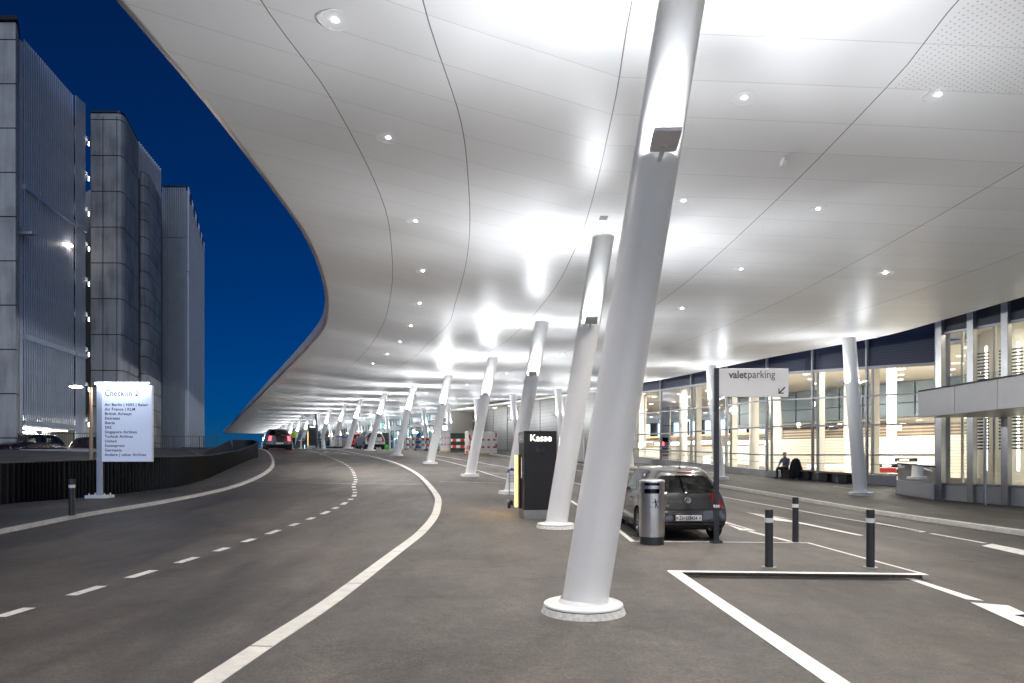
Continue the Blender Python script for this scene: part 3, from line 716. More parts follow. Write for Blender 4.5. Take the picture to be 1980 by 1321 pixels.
# metal screen above and behind tower C
def ribs(name, a, b, z0, z1, n, m, wd=.13, dp=.22, back=None):
    mb = MB(); a, b = Vector(a), Vector(b); d = (b - a); ang = math.atan2(d.y, d.x)
    for k in range(n):
        p = a + d * (k + .5) / n
        mb.box((p.x, p.y, (z0 + z1) / 2), (wd, dp, z1 - z0), rz=ang)
    if back:
        nn = Vector((d.y, -d.x)).normalized() * -.16; c = (a + b) / 2 + nn
        mb.box((c.x, c.y, (z0 + z1) / 2), (d.length, .06, z1 - z0 - .1), rz=ang)
    return mb.build(name, m, gar, smooth=0)
ribs("ribbed_screen", (X(249, 58), 58), (X(311, 66), 66), 26.2, 29.6, 16, M_['rib'], .12, .2, True)
# metal tower D
D0, D1, D2 = (X(315, 66.9), 66.9), (X(361, 66.9), 66.9), (X(393, 85), 85)
mb = MB(); mb.prism([D0, D1, D2, (-50, 86)], .5, TOP - .3); mb.build("tower_core", M_['rib'], gar, smooth=0)
def shift(p, dx, dy): return (p[0] + dx, p[1] + dy)
ribs("ribbed_cladding", shift(D0, 0, -.12), shift(D1, 0, -.12), .5, 23.2, 13, M_['rib'], .09, .12)
ribs("ribbed_cladding", shift(D0, 0, -.12), shift(D1, 0, -.12), 23.3, TOP, 13, M_['rib'], .09, .12)
ribs("ribbed_cladding", shift(D1, .1, 0), shift(D2, .1, 0), .5, 20.0, 26, M_['rib'], .10, .14)
ribs("ribbed_cladding", shift(D1, .1, 0), shift(D2, .1, 0), 20.1, TOP + .2, 26, M_['rib'], .10, .14)
mb = MB(); mb.box(((D0[0] + D1[0]) / 2, 66.85, TOP + .05), (D1[0] - D0[0] + .1, .4, .12))
mb.build("roof_coping", M_['darksteel'], gar)
for k in range(5):
    t = (k + .6) / 5.4; p = Vector(D1) + (Vector(D2) - Vector(D1)) * t; mb = MB(); mb.box((p.x + .12, p.y, TOP - .35), (.18, 1.2, .8), rz=.33); mb.build("parapet_slot", M_['darksteel'], gar)
# louver screens
LA, LB, LC = (X(45.5, 44), 44.0), (X(143, 51), 51.0), (X(165, 52.5), 52.5)
def louver(a, b, z0, z1, n):
    ribs("louver_screen", a, b, z0, z1, n, M_['blade'], .15, .05)
    mb = MB(); mb.beam((a[0], a[1], z0 - .1), (b[0], b[1], z0 - .1), .3, .34); mb.build("screen_rail", M_['blade'], gar)
louver(LA, LB, 19.3, 28.7, 24); louver(LA, LB, 9.6, 19.2, 24); louver(LA, LB, 4.05, 9.5, 24)
louver((X(146, 51.2), 51.2), LC, 19.3, 28.9, 7); louver((X(146, 51.2), 51.2), LC, 9.6, 19.2, 7); louver((X(146, 51.2), 51.2), LC, 2.3, 9.5, 7)
# floor slabs and lights behind the louvers
mb = MB(); mg = MB(); mcol = MB()
for k in range(0, 10):
    z = 2.1 + 2.75 * k - (.4 if k == 0 else 0)
    mb.prism([(X(36, 44.6), 44.6), (X(143, 51.6), 51.6), (X(170, 53.6), 53.6), (-50, 75), (-58, 50)], z - .28, z)
    if k:
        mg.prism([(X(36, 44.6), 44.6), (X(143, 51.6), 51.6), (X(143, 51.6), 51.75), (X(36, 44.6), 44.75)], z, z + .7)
for k in range(4):
    p = Vector(LA).lerp(Vector(LC), (k + .4) / 4); mcol.box((p.x - 3.0, p.y + 1, 15), (.4, .4, 27))
mb.build("floor_slab", M_['concrete'], gar, smooth=0); mg.build("inner_upstand", M_['shadecon'], gar, smooth=0); mcol.build("inner_pillar", M_['concrete2'], gar)
mb = MB(); mb.prism([(-50, 75), (X(170, 62), 66), (X(170, 62), 66.3), (-50, 75.3)], 1, 29); mb.prism([(-58, 50), (-57.7, 50), (-49.7, 75), (-50, 75)], 1, 29); mb.build("back_wall", M_['concrete2'], gar)
for k in range(0, 1):
    z = 2.1 + 2.75 * k + (1.7 if k == 0 else 2.3); mg = MB()
    for j in range(5):
        p = Vector(LA).lerp(Vector(LC), (j + .5) / 5); mg.box((p.x - 2.2, p.y + .8, z), (1.3, .12, .06), rz=1.0); mg.box((p.x - 7, p.y + 3, z), (1.3, .12, .06), rz=1.0)
        if k == 0: mg.box((p.x - 4.5, p.y + 3.5, z + .1), (1.2, .3, .08), rz=1.0); mg.box((p.x - 9.5, p.y + 7, z + .1), (1.2, .3, .08), rz=1.0)
    mg.build("tube_light", M_['glowcool'], gar, smooth=0)
    c = Vector(LA).lerp(Vector(LC), .55)
    light('AREA', (c.x - 3.2, c.y + 1.4, z - .08), 420 if k == 0 else 14, (1, .97, .86), to=(c.x - 3.2, c.y + 1.4, 0), size=4, size_y=1.0)
light('POINT', (-37.5, 52, 3.4), 900, (1, .97, .86), size=.5); light('POINT', (-41, 60, 3.4), 900, (1, .97, .86), size=.5)  # extra point lights without fixtures, added to brighten the open floor
# bright gap between screens and tower B
for k in range(9):
    z = 4.3 + 2.75 * k; q = (X(167.5, 53.0), 53.4, z)
    light('POINT', (q[0] + .0, q[1] - .25, z), 9, (.95, .97, 1), size=.06)
for k in range(9): mb = MB(); mb.box((X(168, 53.2), 53.45, 4.3 + 2.75 * k), (.05, .06, .3)); mb.build("gap_light", M_['glowcool'], gar)
mb = MB(); mb.box((X(123, 55), 55, 29.6), (.5, .3, 3.4)); mb.cyl((X(119, 55) , 55, 28), (X(119, 55), 55, 31.2), .06); mb.build("roof_antenna", M_['darksteel'], gar)
mb = MB(); mb.ball((X(141.5, 50.4), 50.2, 17.3), .09, 8); mb.build("wall_lamp", M_['sodium'], gar)
light('POINT', (X(141.5, 50.2), 49.9, 17.3), 8, (1, .95, .9), size=.08)
mb = MB(); mb.box((X(52, 43.6), 43.6, 16.0), (1.0, .5, .16)); mb.box((X(46, 43.8), 43.8, 16.2), (.3, .3, .4)); mb.build("camera_bracket", M_['rib'], gar)
# parapet, railing in front of the open ground floor
par = thing("concrete_parapet", "low pale concrete ramp wall below the car park's open floor", "parapet wall")
mb = MB(); mb.prism([(X(38, 41.5), 41.5), (X(190, 41.5), 41.5), (X(300, 46), 46), (X(300, 46), 46.3), (X(188, 41.9), 41.9), (X(38, 41.8), 41.8)], 1.0, 2.2)
mb.build("ramp_wall", M_['concrete2'], par)
def railing(name, label, pts, h, z_of, sp=.13, r=.009, m='darksteel', group=None):
    t = thing(name, label, "railing", (0, 0, 0), 0, group)
    mb = MB(); mr = MB(); mp = MB(); acc = 0
    for a, b in zip(pts, pts[1:]):
        a, b = Vector(a), Vector(b); L = (b - a).length; n = max(1, int(L / sp))
        za, zb = z_of(a), z_of(b)
        mr.beam((a.x, a.y, za + h), (b.x, b.y, zb + h), .05, .03); mr.beam((a.x, a.y, za + .08), (b.x, b.y, zb + .08), .03, .02)
        for k in range(n):
            p = a + (b - a) * k / n; z = za + (zb - za) * k / n
            mb.box((p.x, p.y, z + h / 2 + .03), (.014, .014, h - .06))
            if k % 12 == 0: mp.box((p.x, p.y, z + h / 2), (.04, .04, h))
    mb.build("bars", M_[m], t, smooth=0); mr.build("rail", M_[m], t, smooth=0); mp.build("post", M_[m], t, smooth=0)
    return t
railing("steel_railing", "dark vertical bar railing in front of the car park towers", [(X(38, 42), 41.9), (X(188, 42), 41.9), (X(290, 47), 46.6), (X(394, 47), 47), (X(428, 47.5), 47.5)], .98, lambda p: 2.2, .14)
mb = MB(); mb.prism([(X(188, 41.9), 41.9), (X(300, 46.4), 46.4), (X(500, 47), 47.4), (X(500, 47), 52), (-36, 52), (-36, 43)], 1.2, 2.16)
tag(mb.build("forecourt_slab", M_['concrete']), "raised concrete slab between ramp wall and car park towers", "slab", kind='structure')

# ---- black slatted fence
fp = [(-12.9, 6), (-12.9, 12), (-12.39, 16.5), (-11.74, 18.1), (-10.9, 21.4), (-11.2, 24.5), (-12.0, 28), (-13.2, 33), (-13.9, 36), (-14.3, 37.9)]
curl = [(-14.3, 37.9), (-14.35, 38.5), (-14.7, 38.95), (-15.4, 39.1), (-16.3, 38.8), (-17.4, 38.6)]
fence = thing("slatted_fence", "black slatted steel fence curving along the left kerb", "fence")
mb = MB(); mp = MB(); mr = MB()
for idx, (pts) in enumerate((resample(fp, .115), resample(curl, .115))):
    L = len(pts)
    for i, p in enumerate(pts):
        d = (pts[min(i + 1, L - 1)] - pts[max(i - 1, 0)]); a = math.atan2(d.y, d.x); z = g(p.x, p.y) + .02
        h = interp(p.y, [21, 27, 33, 38], [1.06, .88, .72, .80]) if idx == 0 else interp(i / L, [0, .3, .6, .85, 1], [.80, 1.0, 1.0, .45, .05])
        mb.box((p.x, p.y, z + h / 2), (.035, .05, h), rz=a + .5)
        if i < L - 1:
            q = pts[i + 1]; zq = g(q.x, q.y) + .02; hq = interp(q.y, [21, 27, 33, 38], [1.06, .88, .72, .80]) if idx == 0 else interp((i + 1) / L, [0, .3, .6, .85, 1], [.80, 1.0, 1.0, .45, .05])
            mr.beam((p.x, p.y, z + h), (q.x, q.y, zq + hq), .10, .035)
            nn = Vector((-d.y, d.x)).normalized() * .05
            mp.beam((p.x + nn.x, p.y + nn.y, z + h / 2 + .02), (q.x + nn.x, q.y + nn.y, zq + hq / 2 + .02), .012, h - .06)
mb.build("slats", M_['fence'], fence, smooth=0); mr.build("top_rail", M_['darksteel'], fence); mp.build("back_sheet", M_['fence'], fence)
mb = MB(); L = resample(fp, .6)
# ---- Check-in sign
p = GY(193, 18.46, .07)
sg = thing("check_in_sign", "tall white illuminated airline list sign on a steel post by the left kerb", "information sign", p, R_(3))
mb = MB(); mb.box((0, 0, .04), (.55, .45, .08)); 
for sx in (-.2, .2):
    for sy in (-.15, .15): mb.cyl((sx, sy, .08), (sx, sy, .13), .018, n=8)
mb.build("base_plate", M_['steelwhite'], sg)
k = 18.46 / F
H_ = (968 - 748) * k
mb = MB(); mb.box((0, 0, H_ / 2), (.13, .10, H_)); mb.build("post", M_['blade'], sg, bevel=.01)
pl, pr, pt, pb = (196 - 193) * k + .03, (293 - 193) * k, H_ - .03, (968 - 898) * k
mb = MB(); mb.box(((pl + pr) / 2, 0, (pt + pb) / 2), (pr - pl, .10, pt - pb)); panel = mb.build("panel", M_['signwhite'], sg, bevel=.006)
mb = MB(); mb.box(((pl + pr) / 2, -.053, (pt + pb) / 2), (pr - pl - .02, .006, pt - pb - .02)); mb.build("light_face", M_['lightbox'], panel)
tx0 = (204.5 - 193) * k
text("Check-in 2", 1, M_['ink'], panel, (tx0, -.058, H_ - (771 - 748) * k), (R_(90), 0, 0), bold=.006, width=.87, height=.165, spacing=1.1)
rows = ["Air Berlin | NIKI | Belair", "Air France | KLM", "British Airways", "Emirates", "Iberia", "SAS", "Singapore Airlines", "Turkish Airlines", "United", "Sunexpress", "Germania", "Andere | other Airlines"]
for i, r in enumerate(rows):
    text(r, .104, M_['ink'], panel, (tx0, -.058, (968 - (790.2 + 8.78 * i)) * k), (R_(90), 0, 0), bold=.0012, spacing=1.09)
mb = MB(); mb.box(((pl + pr) / 2 - .1, -.05, H_ + .03), (1.45, .10, .05)); mb.beam((0, 0, H_), (0, -.05, H_ + .03), .05, .05); lb = mb.build("lamp_bar", M_['blade'], sg)
mb = MB(); mb.box(((pl + pr) / 2 - .1, -.12, H_ + .0), (1.40, .03, .012)); mb.build("lamp_tube", M_['glow'], lb)
o = light('AREA', (0, 0, 0), 4.0, (.80, .87, 1.0), size=1.35, size_y=.05); o.parent = sg; o.location = ((pl + pr) / 2 - .1, -.30, H_ + .02); o.rotation_euler = (R_(28), 0, 0)
# ---- street lamp behind the sign
y = 31.0; p = GY(176, y); lh = CAMZ + (H0 - 748) / F * y - p.z
st = thing("street_lamp", "slim street lamp with two short arms behind the airline sign", "street lamp", p)
mb = MB(); mb.cyl((0, 0, 0), (0, 0, lh), .085, .055, 16); mb.build("pole", mat("bronze_pole", (.30, .22, .16), .5, .3), st)
for sx, nm in ((-1, 38), (1, 33)):
    L = nm * y / F * .75; mb = MB(); mb.beam((0, 0, lh), (sx * L, 0, lh + .02), .07, .05); a = mb.build("arm", M_['darksteel'], st)
    mb = MB(); mb.ball((sx * L, 0, lh), .30, 8, (1, .6, .18)); h = mb.build("lamp_head", M_['sodium'], a)
    light('POINT', (p.x + sx * L, y, p.z + lh - .2), 22, (1, .8, .6), size=.2)
# ---- small far sign glow + left bollard
def bollard(p, label, h=.82, r=.055, group="bollards on the forecourt"):
    t = thing("bollard", label, "bollard", p, 0, group)
    mb = MB(); mb.lathe([(.001, h), (r - .006, h), (r, h - .006), (r, 0)], 24); mb.build("post", M_['anthracite'], t)
    mb = MB(); mb.lathe([(r + .001, h - .12), (r + .003, h - .12), (r + .003, h - .185), (r + .001, h - .185)], 24); mb.build("reflective_band", M_['signwhite'], t)
    mb = MB(); mb.lathe([(.001, .012), (r * 1.75, .012), (r * 1.8, 0)], 24); mb.build("foot_plate", M_['galv'], t)
    return t
bollard(G(139, 998, .07), "dark bollard by the black fence left of the airline sign", .80, .062)
bollard(G(1487, 1098, .066), "nearest-left of three right-hand bollards, on the island front edge")
bollard(G(1683, 1098, .066), "right-hand bollard at the island's pointed corner")
bollard(G(1538, 1049, .066), "farther bollard behind the front two, at the bay line")
for px, y, lab in ((579, 63, "leftmost far bollard at the island tip beside the road"), (586.5, 60.5, "second far bollard left of the distant pay machine"), (619.5, 60.5, "far bollard just right of the distant sign pole"), (757.5, 63, "far bollard right of the parked silver car")):
    bollard(GY(px, y, .066), lab, .85, .09)

# ---- litter bin
p = G(1260.5, 1052, .066)
b = thing("litter_bin", "round brushed steel litter bin with litter pictogram beside the parked car", "litter bin", p, R_(-12))
r = .222; Hb = 1.12; n = 48
mb = MB(); mb.lathe([(r - .008, .002), (r - .008, .135), (r, .14)], n); mb.build("foot", M_['anthracite'], b)
def arcw(mb, r0, z0, z1, a0, a1, n=16, t=.004):
    for k in range(n):
        A = a0 + (a1 - a0) * k / n; B2 = a0 + (a1 - a0) * (k + 1) / n
        f = lambda a, z, rr: (math.sin(a) * rr, -math.cos(a) * rr, z)
        mb.quad(f(A, z0, r0), f(B2, z0, r0), f(B2, z1, r0), f(A, z1, r0))
mb = MB()
mb.lathe([(r, .14), (r, .905)], n)
mb.lathe([(r, 1.02), (r, 1.045)], n); 
for z0, z1 in ((.905, .985), (1.045, 1.09)): arcw(mb, r, z0, z1, .62, 2 * math.pi - .62, 40)
mb.lathe([(r, .985), (r, 1.02)], n); mb.lathe([(r, 1.09), (r, 1.115), (r - .01, 1.135), (r - .06, 1.15), (.001, 1.155)], n)
sh = mb.build("shell", M_['stainless'], b, smooth=50)
mb = MB()
for z0, z1 in ((.905, .985), (1.045, 1.09)): arcw(mb, r - .05, z0 - .02, z1 + .02, -.9, .9, 20); 
mb.lathe([(r - .05, .9), (.001, .9)], 24); mb.build("opening", M_['blackgloss'], b)
mb = MB()
def pic(pts, w_):
    for (x0, z0), (x1, z1) in zip(pts, pts[1:]):
        def P3(x, z): a = x / (r + .002); return Vector((math.sin(a) * (r + .002), -math.cos(a) * (r + .002), z))
        a_, b_ = P3(x0, z0), P3(x1, z1); mb.cyl(a_, b_, w_, n=6)
def PX(px, py): return ((px - 375) / 8.25 * 12 / F + .012 + .045, (1270 - py) / 8.25 * 12 / F)
mb.ball((math.sin(.27) * r, -math.cos(.27) * r, PX(375, 542)[1]), .0115, 6)
pic([PX(378, 560), PX(392, 610)], .013); pic([PX(385, 570), PX(330, 605)], .005); pic([PX(395, 565), PX(425, 580), PX(428, 600)], .005)
pic([PX(388, 610), PX(378, 680)], .007); pic([PX(397, 610), PX(422, 680)], .007); pic([PX(300, 665), PX(318, 650)], .003); pic([PX(322, 672), PX(333, 664)], .003)
mb.build("pictogram", M_['ink'], b)

# ---- valet parking sign
p = G(1385, 1050, .066); k = p.y / F
v = thing("valet_parking_sign", "white valet parking sign with arrow on a dark pole behind the parked car", "direction sign", p)
Hs = (1050 - 712) * k
mb = MB(); mb.box((0, 0, Hs / 2), (.085, .06, Hs)); mb.box((-.018, -.033, Hs / 2), (.012, .006, Hs)); mb.box((.018, -.033, Hs / 2), (.012, .006, Hs)); mb.build("pole", M_['anthracite'], v)
mb = MB(); mb.lathe([(.001, .025), (.12, .025), (.12, 0)], 20); 
for q in range(6): mb.cyl((.095 * math.cos(q * 1.05), .095 * math.sin(q * 1.05), .02), (.095 * math.cos(q * 1.05), .095 * math.sin(q * 1.05), .045), .01, n=6)
mb.build("foot_plate", M_['anthracite'], v)
mb = MB(); mb.box((0, 0, (1050 - 979) * k), (.089, .068, .05)); mb.build("reflective_band", M_['signwhite'], v)
x0, x1, z0, z1 = 4.6 * k, (1523.5 - 1385) * k, (1050 - 768) * k, (1050 - 713) * k
mb = MB(); mb.box(((x0 + x1) / 2, 0, (z0 + z1) / 2), (x1 - x0, .05, z1 - z0)); pn = mb.build("panel", M_['signwhite'], v, bevel=.004)
zb_ = (1050 - 731.5) * k
text("valet", 1, M_['inkgrey'], pn, ((1408.5 - 1385) * k, -.028, zb_), (R_(90), 0, 0), bold=.022, width=.33, height=.135)
text("parking", 1, M_['inkgrey'], pn, ((1444.5 - 1385) * k, -.028, zb_ - .0), (R_(90), 0, 0), width=.485, height=.18)
mb = MB(); ax_, az = (1505 - 1385) * k, (1050 - 761) * k
mb.beam((ax_ + .11, -.028, az + .11), (ax_ + .012, -.028, az + .012), .002, .022); mb.beam((ax_ + .0, -.0285, az), (ax_ + .0, -.0285, az + .085), .002, .018); mb.beam((ax_ - .009, -.029, az + .001), (ax_ + .085, -.029, az + .001), .002, .018)
mb.build("arrow", M_['black'], pn)

# ---- pay machine(s)
def kiosk(p, rz, label, letters=True):
    t = thing("pay_machine", label, "pay machine", p, rz, "black parking pay machines")
    mb = MB(); mb.box((.385, .55, 1.14), (.77, 1.1, 1.86)); body = mb.build("cabinet", M_['black'], t, bevel=.006)
    mb = MB(); mb.box((.385, .55, .105), (.765, 1.095, .21)); mb.build("plinth", M_['stainlessh'], t)
    mb = MB(); mb.box((-.004, .55, 1.93), (.012, 1.08, .26)); mb.build("side_sign", M_['mullion'], t)
    mb = MB(); mb.box((-.06, .95, .86), (.12, .10, 1.28)); sp_ = mb.build("light_strip", M_['yellow'], t, bevel=.01)
    mb = MB(); mb.box((-.03, .72, .86), (.06, .28, 1.3)); mb.build("card_panel", M_['darksteel'], t)
    mb = MB(); mb.box((-.02, .28, 1.2), (.03, .03, .5)); mb.build("door_handle", M_['chrome'], t)
    mb = MB(); mb.box((.385, -.003, 1.62), (.19, .008, .105)); mb.build("small_screen", M_['blackgloss'], t)
    tx = text("Kasse", 1, M_['kasse'], t, (.13, -.022, 1.83), (R_(90), 0, 0), bold=.006, ext=.012, width=.50, height=.155)
    q = text("SG", 1, M_['kasse'] if False else M_['signwhite'], t, (-.012, .92, 1.86), (R_(90), 0, R_(-90)), width=.6, height=.12, ext=.001)
    o = light('AREA', (0, 0, 0), 1.6, (1, .96, .85), size=.5, size_y=.12); o.parent = t; o.location = (.385, -.10, 1.90); o.rotation_euler = (R_(90), 0, R_(180))
    o = light('AREA', (0, 0, 0), 9, (1, .66, .2), size=.08, size_y=1.2); o.parent = t; o.location = (-.14, .93, .86); o.rotation_euler = (R_(90), 0, R_(-90 + 180)); 
    return t
kp = G(1013.5, 1004, .066)
kiosk(kp, R_(6), "black pay machine lettered Kasse standing behind the second column")
kiosk(GY(596, 61.0, .066), R_(12), "distant black pay machine beside the far sign at the island tip")
# far sign
p = GY(611.5, 60, .066); k = 60 / F
v = thing("direction_sign", "far white direction sign on a dark pole at the island tip", "direction sign", p)
mb = MB(); mb.box((0, 0, 33 * k), (.12, .12, 66 * k)); mb.build("pole", M_['anthracite'], v)
mb = MB(); mb.box((-16 * k, 0, 60.5 * k), (29 * k, .06, 11 * k)); pn = mb.build("panel", M_['signwhite'], v)
for q_, s_ in (((-17 * k, -.035, 64 * k), (14 * k, .006, .09)), ((-17 * k, -.035, 61.6 * k), (8 * k, .006, .07)), ((-26.5 * k, -.035, 58 * k), (.09, .006, .09))):
    mb = MB(); mb.box(q_, s_); mb.build("lettering", M_['inkgrey'], pn)

# ================================================================== LUGGAGE CARTS
def cart(p, rz, label, group):
    t = thing("luggage_cart", label, "luggage cart", p, rz, group)
    mb = MB()
    mb.tube([(-.24, -.05, .16), (-.24, -.05, .98)], .013); mb.tube([(.24, -.05, .16), (.24, -.05, .98)], .013)
    mb.tube([(-.26, -.05, .18), (-.10, .85, .16), (.10, .85, .16), (.26, -.05, .18)], .015)
    mb.tube([(-.24, -.05, .42), (.24, -.05, .42)], .010); mb.build("frame", M_['galv'], t)
    mb = MB()
    for k_ in range(7): mb.cyl((-.22 + .073 * k_, -.03, .70), (-.22 + .073 * k_, .20, .70), .005, n=6); mb.cyl((-.22 + .073 * k_, .20, .70), (-.22 + .073 * k_, .24, .86), .005, n=6)
    for z_, y_ in ((.70, -.03), (.70, .20), (.86, .24), (.78, .22)): mb.cyl((-.23, y_, z_), (.23, y_, z_), .007, n=6)
    for k_ in range(8): mb.cyl((-.21 + .06 * k_, 0, .2), (-.09 + .0257 * k_, .82, .18), .006, n=6)
    mb.build("basket", M_['galv'], t)
    mb = MB(); mb.tube([(-.28, -.05, .96), (-.28, -.20, 1.02), (.28, -.20, 1.02), (.28, -.05, .96)], .022); mb.box((0, -.20, 1.03), (.30, .05, .05)); mb.ball((-.2, -.2, 1.04), .04, 6); mb.build("handle", M_['bluepl'], t)
    for x_, y_ in ((-.25, -.05), (.25, -.05), (0, .80)):
        mb = MB(); mb.cyl((x_ - .025, y_, .075), (x_ + .025, y_, .075), .075, n=16); mb.beam((x_, y_, .075), (x_, y_, .18), .02, .02); mb.build("wheel", M_['tyre'], t)
    return t
cart(GY(1001, 18.3, .066), R_(12), "single luggage cart with blue handle parked beside the pay machine", "luggage carts")
c0 = None
for k_ in range(8):
    y = 60 - k_ * .06; px = 648 + k_ * 3.1
    p = GY(px, y, .066); lab = f"nested luggage cart in the far row, {ORD[k_]} from the left"
    if c0 is None: c0 = cart(p, R_(75), lab, "luggage carts")
    else: c = copy_tree(c0); c.location = p; c['label'] = lab

# ================================================================== CARS
def smooth_eval(me, levels=2):
    o = bpy.data.objects.new("tmp", me); col.objects.link(o); m = o.modifiers.new("s", 'SUBSURF'); m.levels = levels; m.render_levels = levels
    return o
def car(name, p, rz, label, paint, L=3.97, Wd=.84, Ht=1.46, wb=2.46, wr=.30, kind="hatch", lit=False, plate="ZH 538434", badge=False, group=None, detail=True, roof_ext=0.0, cat="car"):
    root = thing(name, label, cat, p, rz, group)
    # stations front-to-back at seven levels; y grows to the front, origin = middle of the rear bumper at the ground
    s = L / 3.97; h = Ht / 1.46; x = Wd / .84; e = roof_ext
    Y5 = [.34 - e, .46 - e, .72 - .6 * e, 1.02, 1.55, 2.02, 2.22, 2.98, 3.45, 3.80, 3.90]
    Z5 = [1.30, 1.385, 1.425, 1.445, 1.46, 1.45, 1.41, .985, .92, .80, .70]
    X5 = [.47, .50, .53, .545, .56, .555, .54, .66, .62, .52, .42]
    Y4 = [.13 - .6 * e, .22, .60, .98, 1.55, 2.08, 2.45, 3.02, 3.48, 3.86, 3.95]
    Z4 = [.93, .945, .945, .94, .93, .92, .91, .895, .83, .72, .61]
    X4 = [.68, .74, .775, .785, .79, .79, .785, .775, .74, .64, .52]
    Y3 = [.045, .16, .55, .95, 1.55, 2.1, 2.5, 3.05, 3.50, 3.88, 3.97]
    Z3 = [.625, .63, .64, .64, .63, .62, .62, .61, .58, .54, .48]
    X3 = [.74, .80, .83, .835, .835, .835, .835, .835, .81, .72, .60]
    Y2 = [.045, .13, .55, .95, 1.55, 2.1, 2.5, 3.05, 3.50, 3.88, 3.97]
    Z2 = [.60, .60, .61, .61, .60, .59, .59, .58, .55, .51, .46]
    X2 = [.745, .80, .83, .835, .835, .835, .835, .835, .81, .72, .60]
    Y1 = [0, .10, .55, .95, 1.55, 2.1, 2.5, 3.05, 3.50, 3.87, 3.96]
    Z1 = [.36, .35, .33, .32, .31, .31, .31, .32, .33, .34, .35]
    X1 = [.74, .80, .825, .825, .825, .825, .825, .825, .81, .72, .60]
    Y0 = [.06, .14, .55, .95, 1.55, 2.1, 2.5, 3.05, 3.45, 3.80, 3.88]
    Z0 = [.24, .21, .18, .17, .17, .17, .17, .17, .18, .20, .22]
    X0 = [.66, .72, .76, .77, .77, .77, .77, .77, .74, .64, .52]
    lv = [(Y0, Z0, X0), (Y1, Z1, X1), (Y2, Z2, X2), (Y3, Z3, X3), (Y4, Z4, X4), (Y5, Z5, X5)]
    lat = [-1, -.72, -.40, 0, .40, .72, 1]; N = 11; J = 6; K = 7
    V = {}; vs = []
    def vid(i, j, k):
        if 0 < i < N - 1 and 0 < j < J - 1 and 0 < k < K - 1: return None
        if (i, j, k) not in V:
            Y, Z, XX = lv[j]; yy, z, xw = Y[i], Z[i], XX[i]; l = lat[k]
            if i == 0: yy += .10 * l * l * (1.2 if j < 4 else .9) ; 
            if i == N - 1: yy -= .12 * l * l
            if j == J - 1: z -= .035 * l * l if i > 6 else .02 * l * l
            if j == J - 1 and 7 > i > 1: z += .012 * (1 - l * l)
            V[(i, j, k)] = len(vs); vs.append((l * xw * x, yy * s, z * h))
        return V[(i, j, k)]
    fs = []; mi = []
    def add(a, b, c, d, m): fs.append((a, b, c, d)); mi.append(m)
    PAINT, GL_R, GL_S, GL_F, TL, SEAM, DARK, LOWER, ROOFG = 0, 1, 2, 3, 4, 5, 6, 7, 8
    for j in range(J - 1):
        for k in range(K - 1):
            m = PAINT
            if j == 4: m = GL_R
            if j == 2: m = SEAM
            if j == 3 and k in (0, K - 2): m = TL
            if j == 0: m = LOWER
            add(vid(0, j, k), vid(0, j, k+1), vid(0, j+1, k+1), vid(0, j+1, k), m)
            mf = DARK if j in (1,) and 0 < k < K - 2 else (LOWER if j == 0 else PAINT)
            add(vid(N-1, j, k+1), vid(N-1, j, k), vid(N-1, j+1, k), vid(N-1, j+1, k+1), mf)
    for i in range(N - 1):
        for k in range(K - 1):
            add(vid(i, 0, k+1), vid(i, 0, k), vid(i+1, 0, k), vid(i+1, 0, k+1), DARK)
            m = GL_F if i == 6 else PAINT
            add(vid(i, J-1, k), vid(i, J-1, k+1), vid(i+1, J-1, k+1), vid(i+1, J-1, k), m)
        for j in range(J - 1):
            m = PAINT
            if j == 4 and i in (2, 3, 4, 5): m = GL_S
            if j == 4 and i == 6: m = GL_S
            if j == 0: m = LOWER
            add(vid(i+1, j, 0), vid(i, j, 0), vid(i, j+1, 0), vid(i+1, j+1, 0), m)
            add(vid(i, j, K-1), vid(i+1, j, K-1), vid(i+1, j+1, K-1), vid(i, j+1, K-1), m)
    me = bpy.data.meshes.new("cage"); me.from_pydata(vs, [], fs)
    for q in range(9): me.materials.append(M_['black'])
    me.polygons.foreach_set("material_index", mi)
    bm = bmesh.new(); bm.from_mesh(me); cl = bm.edges.layers.float.new('crease_edge')
    for ed in bm.edges:
        ms = {f.material_index for f in ed.link_faces}
        if len(ms) > 1 and ms & {GL_R, GL_S, GL_F}: ed[cl] = .35
        if len(ms) > 1 and SEAM in ms: ed[cl] = .9
        if len(ms) > 1 and DARK in ms: ed[cl] = .3
    bm.to_mesh(me); bm.free()
    o = smooth_eval(me, 3 if detail else 2)
    cut = MB()
    for yw in (.74 * s, .74 * s + wb):
        cut.cyl((-1.2, yw, wr), (1.2, yw, wr), wr * 1.16, n=40)
    cu = cut.build("cutter", M_['black'], smooth=0)
    bo = o.modifiers.new("b", 'BOOLEAN'); bo.object = cu; bo.operation = 'DIFFERENCE'; bo.solver = 'EXACT'
    dg = bpy.context.evaluated_depsgraph_get(); ev = bpy.data.meshes.new_from_object(o.evaluated_get(dg))
    bpy.data.objects.remove(o); bpy.data.objects.remove(cu)
    spec_ = {0: ("body", paint), GL_R: ("rear_window", M_['glassd']), GL_S: ("side_window", M_['glassd']), GL_F: ("windscreen", M_['glassd']), TL: ("tail_light", M_['redlit'] if lit else M_['redlens']), LOWER: ("bumper_skirt", M_['blackgloss'] if badge else M_['black'])}
    def split(name, m, idx):
        me2 = ev.copy(); me2.name = name; b = bmesh.new(); b.from_mesh(me2)
        bmesh.ops.delete(b, geom=[f for f in b.faces if f.material_index not in idx], context='FACES')
        for f in b.faces: f.material_index = 0; f.smooth = True
        if idx == (TL,): # left and right lamp become two parts
            pass
        b.to_mesh(me2); b.free(); me2.materials.clear(); me2.materials.append(m)
        me2.set_sharp_from_angle(angle=R_(40))
        q = bpy.data.objects.new(name, me2); col.objects.link(q); q.parent = root; return q
